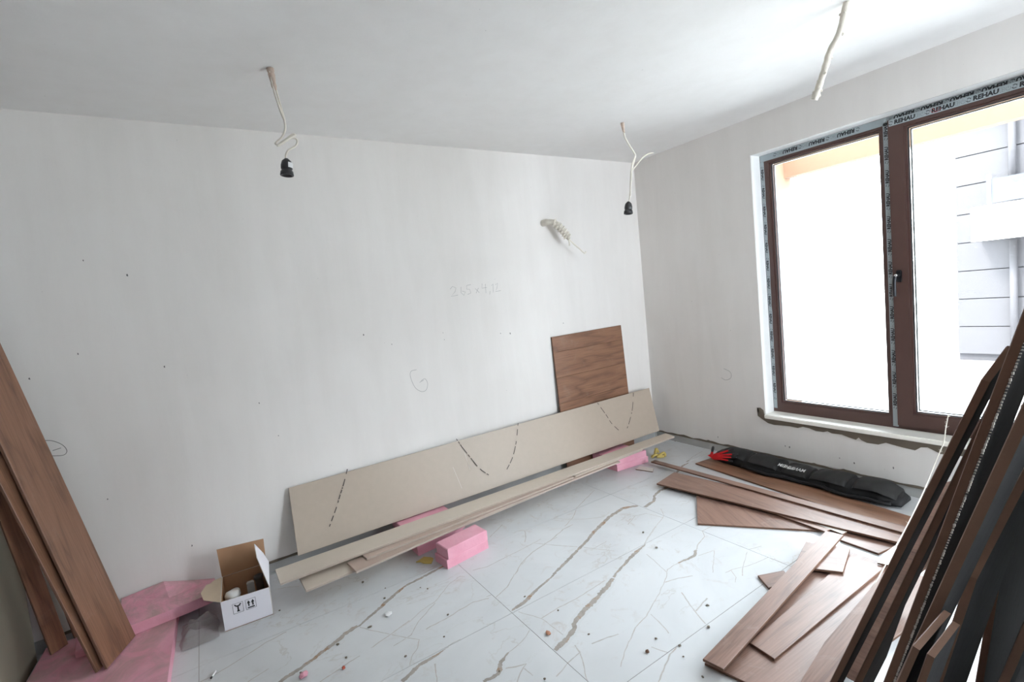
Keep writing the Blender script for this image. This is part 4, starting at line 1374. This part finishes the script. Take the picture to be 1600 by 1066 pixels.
rows = []
for k in range(97):
    y = -.71 - 1.23 * k / 96
    cx, wd, ht = bagdim(y)
    r = sect(y, cx, wd, ht)
    for p in r:
        p += V((noise.noise(p * 22), 0, noise.noise(p * 25 + V((5, 5, 5))))) * .006 * min(1, p.z * 30)
        p.z = max(.0128, p.z)
    rows.append(r)
loft('bag_body', rows, M['bag'], bg)
for k, (ya, yb) in enumerate(((-1.03, -1.245), (-1.27, -1.44), (-1.455, -1.67), (-1.70, -1.915), (-.74, -1.01))):
    rows = []
    m_ = 16
    for i in range(m_ + 1):
        t = i / m_
        y = ya + (yb - ya) * t
        cx, wd, ht = bagdim(y)
        inf = .010 + .007 * math.sin(t * math.pi) + (.004 if k in (0, 2, 3) else 0)
        if i in (0, m_):
            inf = -.004
        r = sect(y, cx, wd, ht, inf, 0.25, 2.55, 14)
        for p in r:
            p += V((noise.noise(p * 18 + V((k, 0, 0))), 0, noise.noise(p * 20 + V((k, 5, 5))))) * .006
            p.z = max(.0135, p.z)
        rows.append(r)
    loft('pocket', rows, M['bag2'], bg, True, False)
rows = []
for i in range(40):
    y = -1.0 - .9 * i / 39
    cx, wd, ht = bagdim(y)
    rows.append(V((cx - wd / 2 - .012 - .010 * math.sin(i * .25), y, .030 + .004 * math.sin(i * .6))))
bm = bmesh.new(); add_tube(bm, rows, .012, 6)
link('strap', mesh_of(bm, 'strap', True), M['bag'], bg)
# print on the second pocket, reading upside down
for body, size, sx, sz in (('MANNHEIM', .034, 0.0, 0.0), ('Profi', .020, .075, .030)):
    me = text_mesh(body, size, .0006, .15)
    for v in me.vertices:
        y = -1.425 + v.co.x * 1.0 + sx
        cx, wd, ht = bagdim(y)
        a = 1.70 + (.030 - (v.co.y + (-.030 if sx else 0.0))) * 22 * .6 - (0.36 if sx else 0)
        tt = sect(y, cx, wd, ht, .0225, a, a + .01, 1)[0]
        v.co = tt
    link('bag_print', me, M['whiteprint'], bg)

# red work glove draped at the bag's end
gb = V((-.250, -.80, .05))
def GP(y, z_, x=-.250):
    return V((x, y, z_)) - gb
me = bpy.data.meshes.new('glove_shell')
vv = [GP(-.752, .036), GP(-.785, .054), GP(-.815, .070),
      GP(-.842, .098, -.247), GP(-.905, .128, -.236),
      GP(-.852, .084, -.247), GP(-.932, .103, -.234),
      GP(-.850, .067, -.249), GP(-.925, .079, -.236),
      GP(-.838, .050, -.250), GP(-.900, .050, -.240),
      GP(-.766, .072), GP(-.772, .098)]
ee = [(0, 1), (1, 2), (2, 3), (3, 4), (2, 5), (5, 6), (2, 7), (7, 8), (1, 9), (9, 10), (0, 11), (11, 12)]
me.from_pydata(vv, ee, [])
go = bpy.data.objects.new('tmp_glove', me); COL.objects.link(go)
md = go.modifiers.new('skin', 'SKIN')
RAD = [(.014, .022), (.014, .028), (.010, .022), (.0065, .0075), (.0065, .0065), (.0065, .0075), (.0065, .0065), (.0065, .0075), (.006, .006), (.006, .007), (.006, .006), (.010, .011), (.009, .009)]
for sv, r_ in zip(me.skin_vertices[0].data, RAD):
    sv.radius = r_
me.skin_vertices[0].data[0].use_root = True
sb = go.modifiers.new('sub', 'SUBSURF'); sb.levels = 2
bpy.context.view_layer.update()
gm = bpy.data.meshes.new_from_object(go.evaluated_get(bpy.context.evaluated_depsgraph_get()))
bpy.data.objects.remove(go)
gm.materials.clear()
for p in gm.polygons:
    p.use_smooth = True
gl = link('work_glove', gm, M['red'], None, Matrix.Translation(gb))
gl.name = 'work_glove'
tag(gl, 'red knitted work glove with black fingertips at the end of the tool bag', 'glove')
for a, b, r0 in ((4, (-.938, .143, -.228), .0075), (6, (-.965, .111, -.226), .0075), (8, (-.955, .084, -.228), .007), (10, (-.925, .048, -.233), .007), (12, (-.780, .134, -.246), .0095)):
    p0 = vv[a]; p1 = GP(b[0], b[1], b[2])
    bm = bmesh.new()
    add_tube(bm, [p0.lerp(p1, -.15), p0.lerp(p1, .2), p0.lerp(p1, .7), p1, p1 + (p1 - p0) * .08], [r0 * .9, r0 * 1.08, r0 * 1.05, r0 * .75, r0 * .2], 10)
    link('fingertip', mesh_of(bm, 'fingertip', True), M['blackrubber'], gl, Matrix.Translation(gb))

# ------------------------------------------------------------------ ceiling and wall cables
def pendant(name, label, parts, group):
    return empty(name, parts, label, 'cable', group)


# left: looped cord with a black lamp holder
p = pendant('pendant_cord', 'white looped cord with a black lampholder, hanging nearest the left', (-2.9823, -0.7496, 2.4705), None)
pz = (-2.9823, -0.7496, 2.4705)
Y0 = pz[1]
tube('cord', spline([(-2.982, Y0, H), (-2.979, Y0, 2.43), (-2.974, Y0, 2.36), (-2.960, Y0, 2.30), (-2.952, Y0, 2.262), (-2.954, Y0, 2.225), (-2.972, Y0, 2.19), (-2.995, Y0, 2.168),
                     (-3.0, Y0 - .006, 2.158), (-2.985, Y0 - .008, 2.158), (-2.95, Y0 - .008, 2.182), (-2.925, Y0 - .004, 2.198), (-2.917, Y0, 2.204), (-2.925, Y0 + .004, 2.208), (-2.95, Y0 + .006, 2.190), (-2.985, Y0 + .006, 2.163),
                     (-2.992, Y0 + .004, 2.155), (-2.975, Y0, 2.163), (-2.94, Y0, 2.187), (-2.918, Y0, 2.190), (-2.912, Y0, 2.178), (-2.922, Y0, 2.158), (-2.952, Y0, 2.138), (-2.965, Y0, 2.118), (-2.968, Y0, 2.098)], 6), .0042, M['cable'], p, 8)
tube('cord', spline([(-2.978, Y0 + .01, H), (-2.968, Y0 + .008, 2.40), (-2.956, Y0 + .006, 2.31), (-2.950, Y0 + .003, 2.262)], 6), .0036, M['cable'], p, 8)
tube('cord', spline([(-2.985, Y0 - .008, H), (-2.980, Y0 - .006, 2.40), (-2.966, Y0 - .004, 2.31), (-2.954, Y0 - .003, 2.262)], 6), .0036, M['cable'], p, 8)
tube('plaster_stub', spline([(-2.980, Y0, H), (-2.978, Y0, 2.445), (-2.975, Y0, 2.405), (-2.972, Y0, 2.385)], 4), [.016, .014, .015, .012, .014, .013, .012, .010, .011, .011, .009, .008, .006], M['copper'], p, 9)
ax = V((-.10, -.02, -1)).normalized()
sk = lathe('lamp_holder', (-2.966, Y0, 2.102), ax, [(0, .007), (.004, .011), (.012, .019), (.030, .0235), (.044, .0235), (.046, .0215), (.052, .0215), (.056, .0255), (.070, .0275), (.073, .0265), (.073, .021), (.050, .019)], M['blackplastic'], p, 24)
bm = bmesh.new()
ring = []
for k in range(7):
    a = 0.15 + k * .22
    e1 = V((math.cos(-a), math.sin(-a), 0)); 
    ring.append((bm.verts.new((.0242 * math.cos(-a), .0242 * math.sin(a), .020)), bm.verts.new((.0242 * math.cos(-a), .0242 * math.sin(a), .042))))
for k in range(6):
    bm.faces.new((ring[k][0], ring[k + 1][0], ring[k + 1][1], ring[k][1]))
mt = frame_from((-2.966, Y0, 2.102), V((1, .0, 0)), ax)
st_ = link('sticker', mesh_of(bm, 'sticker'), M['sticker'], sk, mt)

# middle: forked cord with a black holder near the corner
pz = (-0.8819, -0.7245, 2.4705)
Y1 = pz[1]
p = pendant('pendant_cord', 'white forked cord with a black lampholder, hanging near the room corner', pz, None)
tube('cord', spline([(-.881, Y1, H), (-.876, Y1, 2.43), (-.863, Y1, 2.378), (-.825, Y1, 2.325), (-.790, Y1, 2.285), (-.783, Y1, 2.262), (-.800, Y1, 2.225), (-.832, Y1, 2.165), (-.846, Y1, 2.10), (-.858, Y1, 2.03), (-.868, Y1, 1.985), (-.880, Y1, 1.958)], 6), .0052, M['cable'], p, 8)
tube('cord', spline([(-.79, Y1 - .006, 2.262), (-.83, Y1 - .008, 2.20), (-.840, Y1 - .007, 2.13), (-.856, Y1 - .006, 2.06), (-.862, Y1 - .004, 2.0)], 6), .0048, M['cable'], p, 8)
tube('cord_end', spline([(-.832, Y1, 2.162), (-.79, Y1, 2.195), (-.72, Y1, 2.253), (-.655, Y1, 2.287), (-.603, Y1, 2.298)], 6), .0048, M['cable'], p, 8)
tube('plaster_stub', [(-.880, Y1, H), (-.876, Y1, 2.44), (-.870, Y1, 2.405)], [.012, .010, .006], M['copper'], p, 8)
lathe('lamp_holder', (-.883, Y1, 1.962), (-.12, 0, -1), [(0, .008), (.004, .012), (.014, .021), (.034, .0255), (.048, .0255), (.05, .0235), (.056, .0235), (.062, .028), (.078, .030), (.081, .028), (.081, .022), (.055, .02)], M['blackplastic'], p, 20)

# right: plaster-covered conduit
a_ = [(-0.9800, -2.0791, 2.4765), (-0.9800, -2.0486, 2.3663), (-0.9800, -2.0095, 2.3077), (-0.9800, -1.9925, 2.2630), (-0.9800, -1.9725, 2.2133), (-0.9800, -1.9551, 2.1722), (-0.9800, -1.9377, 2.1357)]
p = pendant('conduit_end', 'plaster-crusted cable conduit hanging at the top of the room, nearest the window', a_[0], None)
a_[0] = (a_[0][0], a_[0][1], H)
sp = spline(a_, 7)
tube('conduit', sp, [.0128 * (1 + .16 * noise.noise(q * 60)) * (1 if i < len(sp) - 6 else 1.1) for i, q in enumerate(sp)], M['plastered'], p, 10)
bm = bmesh.new()
for k in range(16):
    q = sp[random.randrange(2, len(sp) - 3)]
    d = V((random.uniform(-1, 1), random.uniform(-1, 1), 0)).normalized() * .014
    bmesh.ops.create_icosphere(bm, subdivisions=1, radius=random.uniform(.004, .008), matrix=Matrix.Translation(q + d - V(a_[0])))
cr = link('plaster_crumbs', mesh_of(bm, 'plaster_crumbs'), M['plastered'], p, Matrix.Translation(a_[0]))
cr['kind'] = 'stuff'

# taped cable stub on the back wall
wp = V((-1.060, 0.0, 1.950))
p = empty('wall_cable', wp, 'taped beige cable stub sticking out of the back wall', 'cable')
path = spline([(-1.060, 0.0, 1.952), (-1.045, -.04, 1.955), (-1.005, -.075, 1.945), (-.985, -.095, 1.915), (-.955, -.11, 1.875), (-.93, -.12, 1.835), (-.912, -.125, 1.81)], 8)
tube('cable_bundle', path, [.024] * 9 + [.022] * 12 + [.026] * (len(path) - 29) + [.022, .020, .018, .017, .016, .015, .013, .010], M['plastered'], p, 12)
for k in range(7):
    i = 16 + k * 4
    q = path[i]; t = (path[i + 1] - path[i - 1]).normalized()
    u_ = t.orthogonal().normalized(); w_ = t.cross(u_)
    pts = [q + (u_ * math.cos(a) + w_ * math.sin(a)) * .0285 + t * (a * .002) for a in [j * .45 for j in range(15)]]
    bm = bmesh.new()
    add_tube(bm, [x - wp for x in pts], .0055, 6)
    link('tape_wrap', mesh_of(bm, 'tape_wrap', True), M['cable'], p, Matrix.Translation(wp))
tube('wire_end', spline([(-.918, -.125, 1.815), (-.88, -.13, 1.775), (-.83, -.135, 1.735), (-.785, -.135, 1.70), (-.775, -.135, 1.700), (-.763, -.135, 1.708)], 5), .006, M['cable'], p, 7)
tube('wire_end', [(-.918, -.125, 1.815), (-.915, -.126, 1.785), (-.917, -.127, 1.760)], .0065, M['cable'], p, 7)

# ------------------------------------------------------------------ yellow scraps, crumbs and dirt on the tiles
yc = V((-0.4084, -0.3655, 0.0200))
ysc = empty('foam_crumple', (yc.x, yc.y, 0), 'crumpled yellow scrap in the corner beside the foam block', 'scrap')
for k, q in enumerate(([(-.05, .01, .012), (-.03, -.01, .03), (0, 0, .018), (.03, -.02, .02)], [(-.01, .01, .015), (.015, .02, .045), (.035, .03, .055), (.03, .005, .03)],
                       [(.0, -.02, .012), (.03, -.03, .03), (.055, -.035, .028), (.04, -.05, .012)], [(-.02, -.02, .014), (.01, -.035, .012), (.03, -.05, .012)])):
    s_ = spline(q, 5)
    bm = bmesh.new(); add_tube(bm, s_, [.011 * (1 + .4 * noise.noise(V((k, i * .7, 0)))) for i in range(len(s_))], 7)
    link('twist', mesh_of(bm, 'twist', True), M['yellow'], ysc, Matrix.Translation((yc.x, yc.y, 0)))
o = plank('yellow_scrap', [V((-2.5428, -0.4891, 0.0060)), V((-2.4824, -0.5638, 0.0060)), V((-2.4520, -0.5209, 0.0060)), V((-2.4881, -0.4682, 0.0060))], .005, [M['yellow']] * 3, jag=(.02, .006))
tag(o, 'flat yellow foam scrap wedged between the two foam blocks', 'scrap')


def crumb(name, p, r, mat, label, group=None, flat=.5):
    bm = bmesh.new()
    bmesh.ops.create_icosphere(bm, subdivisions=1, radius=r)
    sx = random.uniform(.7, 1.7)
    for v in bm.verts:
        v.co = V((v.co.x * sx, v.co.y, v.co.z * flat)) * (1 + .35 * noise.noise(v.co / r * 1.3 + V(p) * 9))
    zm = min(v.co.z for v in bm.verts)
    for v in bm.verts:
        v.co.z -= zm
    me = mesh_of(bm, name)
    o = link(name, me, mat, None, Matrix.Translation((p[0], p[1], .0006)) @ Matrix.Rotation(random.uniform(0, 6), 4, 'Z'))
    return tag(o, label, 'debris', group)


DARK = 'dark crumbs on the tiles'
for q in ((-2.6179, -0.7363, 0.0000), (-2.5946, -0.7720, 0.0000), (-2.7607, -0.6134, 0.0000), (-2.7919, -0.6982, 0.0000), (-1.4911, -1.2880, 0.0000), (-2.2073, -1.3422, 0.0000), (-1.7008, -1.7472, 0.0000), (-1.8148, -1.8305, 0.0000), (-1.9843, -1.8223, 0.0000), (-2.0194, -1.8672, 0.0000), (-2.9156, -0.8668, 0.0000), (-3.0527, -0.9943, 0.0000),
          (-3.2227, -0.9538, 0.0000), (-2.8535, -1.1550, 0.0000), (-2.6799, -1.1530, 0.0000), (-2.4865, -1.6148, 0.0000), (-2.0485, -1.9713, 0.0000), (-3.0608, -0.8849, 0.0000), (-2.0222, -1.7383, 0.0000), (-2.2615, -1.1567, 0.0000), (-2.5976, -1.4729, 0.0000), (-2.6039, -1.0315, -0.0000), (-2.2059, -1.5446, 0.0000), (-1.4165, -1.1272, 0.0000), (-3.2340, -0.4287, 0.0000), (-2.8368, -0.4759, 0.0000)):
    crumb('dirt_crumb', q, random.uniform(.004, .0075), M['mortar'], 'small dark crumb of dirt lying on the marble tiles', DARK)
crumb('plaster_flake', (-2.8185, -0.8353, 0.0000), .022, M['sticker'], 'white plaster flake on the tiles in front of the strip pile', None, .25)
crumb('foam_crumb', (-3.2159, -0.9853, 0.0000), .015, M['foam'], 'pink foam crumb lying alone on the tiles', None, .7)
crumb('brick_crumb', (-3.0769, -1.0507, 0.0000), .009, plain('red_brick', srgb(170, 80, 60), .8), 'red brick crumb on the tiles', None, .7)
crumb('brick_crumb', (-2.3296, -1.4319, -0.0000), .011, plain('orange_brick', srgb(180, 130, 105), .8), 'flat orange brick chip on the tile beside the big vein', None, .4)
crumb('wood_crumb', (-2.1021, -1.7660, 0.0000), .009, M['hdf'], 'brown wood chip on the tiles before the near heap', None, .5)
cb0, cb1 = V((-3.5259, -0.7322, 0.0050)), V((-3.5117, -0.7044, 0.0050))
cg = empty('cigarette_butt', (cb0.x, cb0.y, 0), 'white cigarette butt with a burnt tip on the tiles', 'cigarette butt')
tube('paper', [cb0, cb1], .0042, M['sticker'], cg, 8)
tube('burnt_tip', [cb0 - (cb1 - cb0).normalized() * .007, cb0 - (cb1 - cb0).normalized() * .0002], .0042, M['blackplastic'], cg, 8)
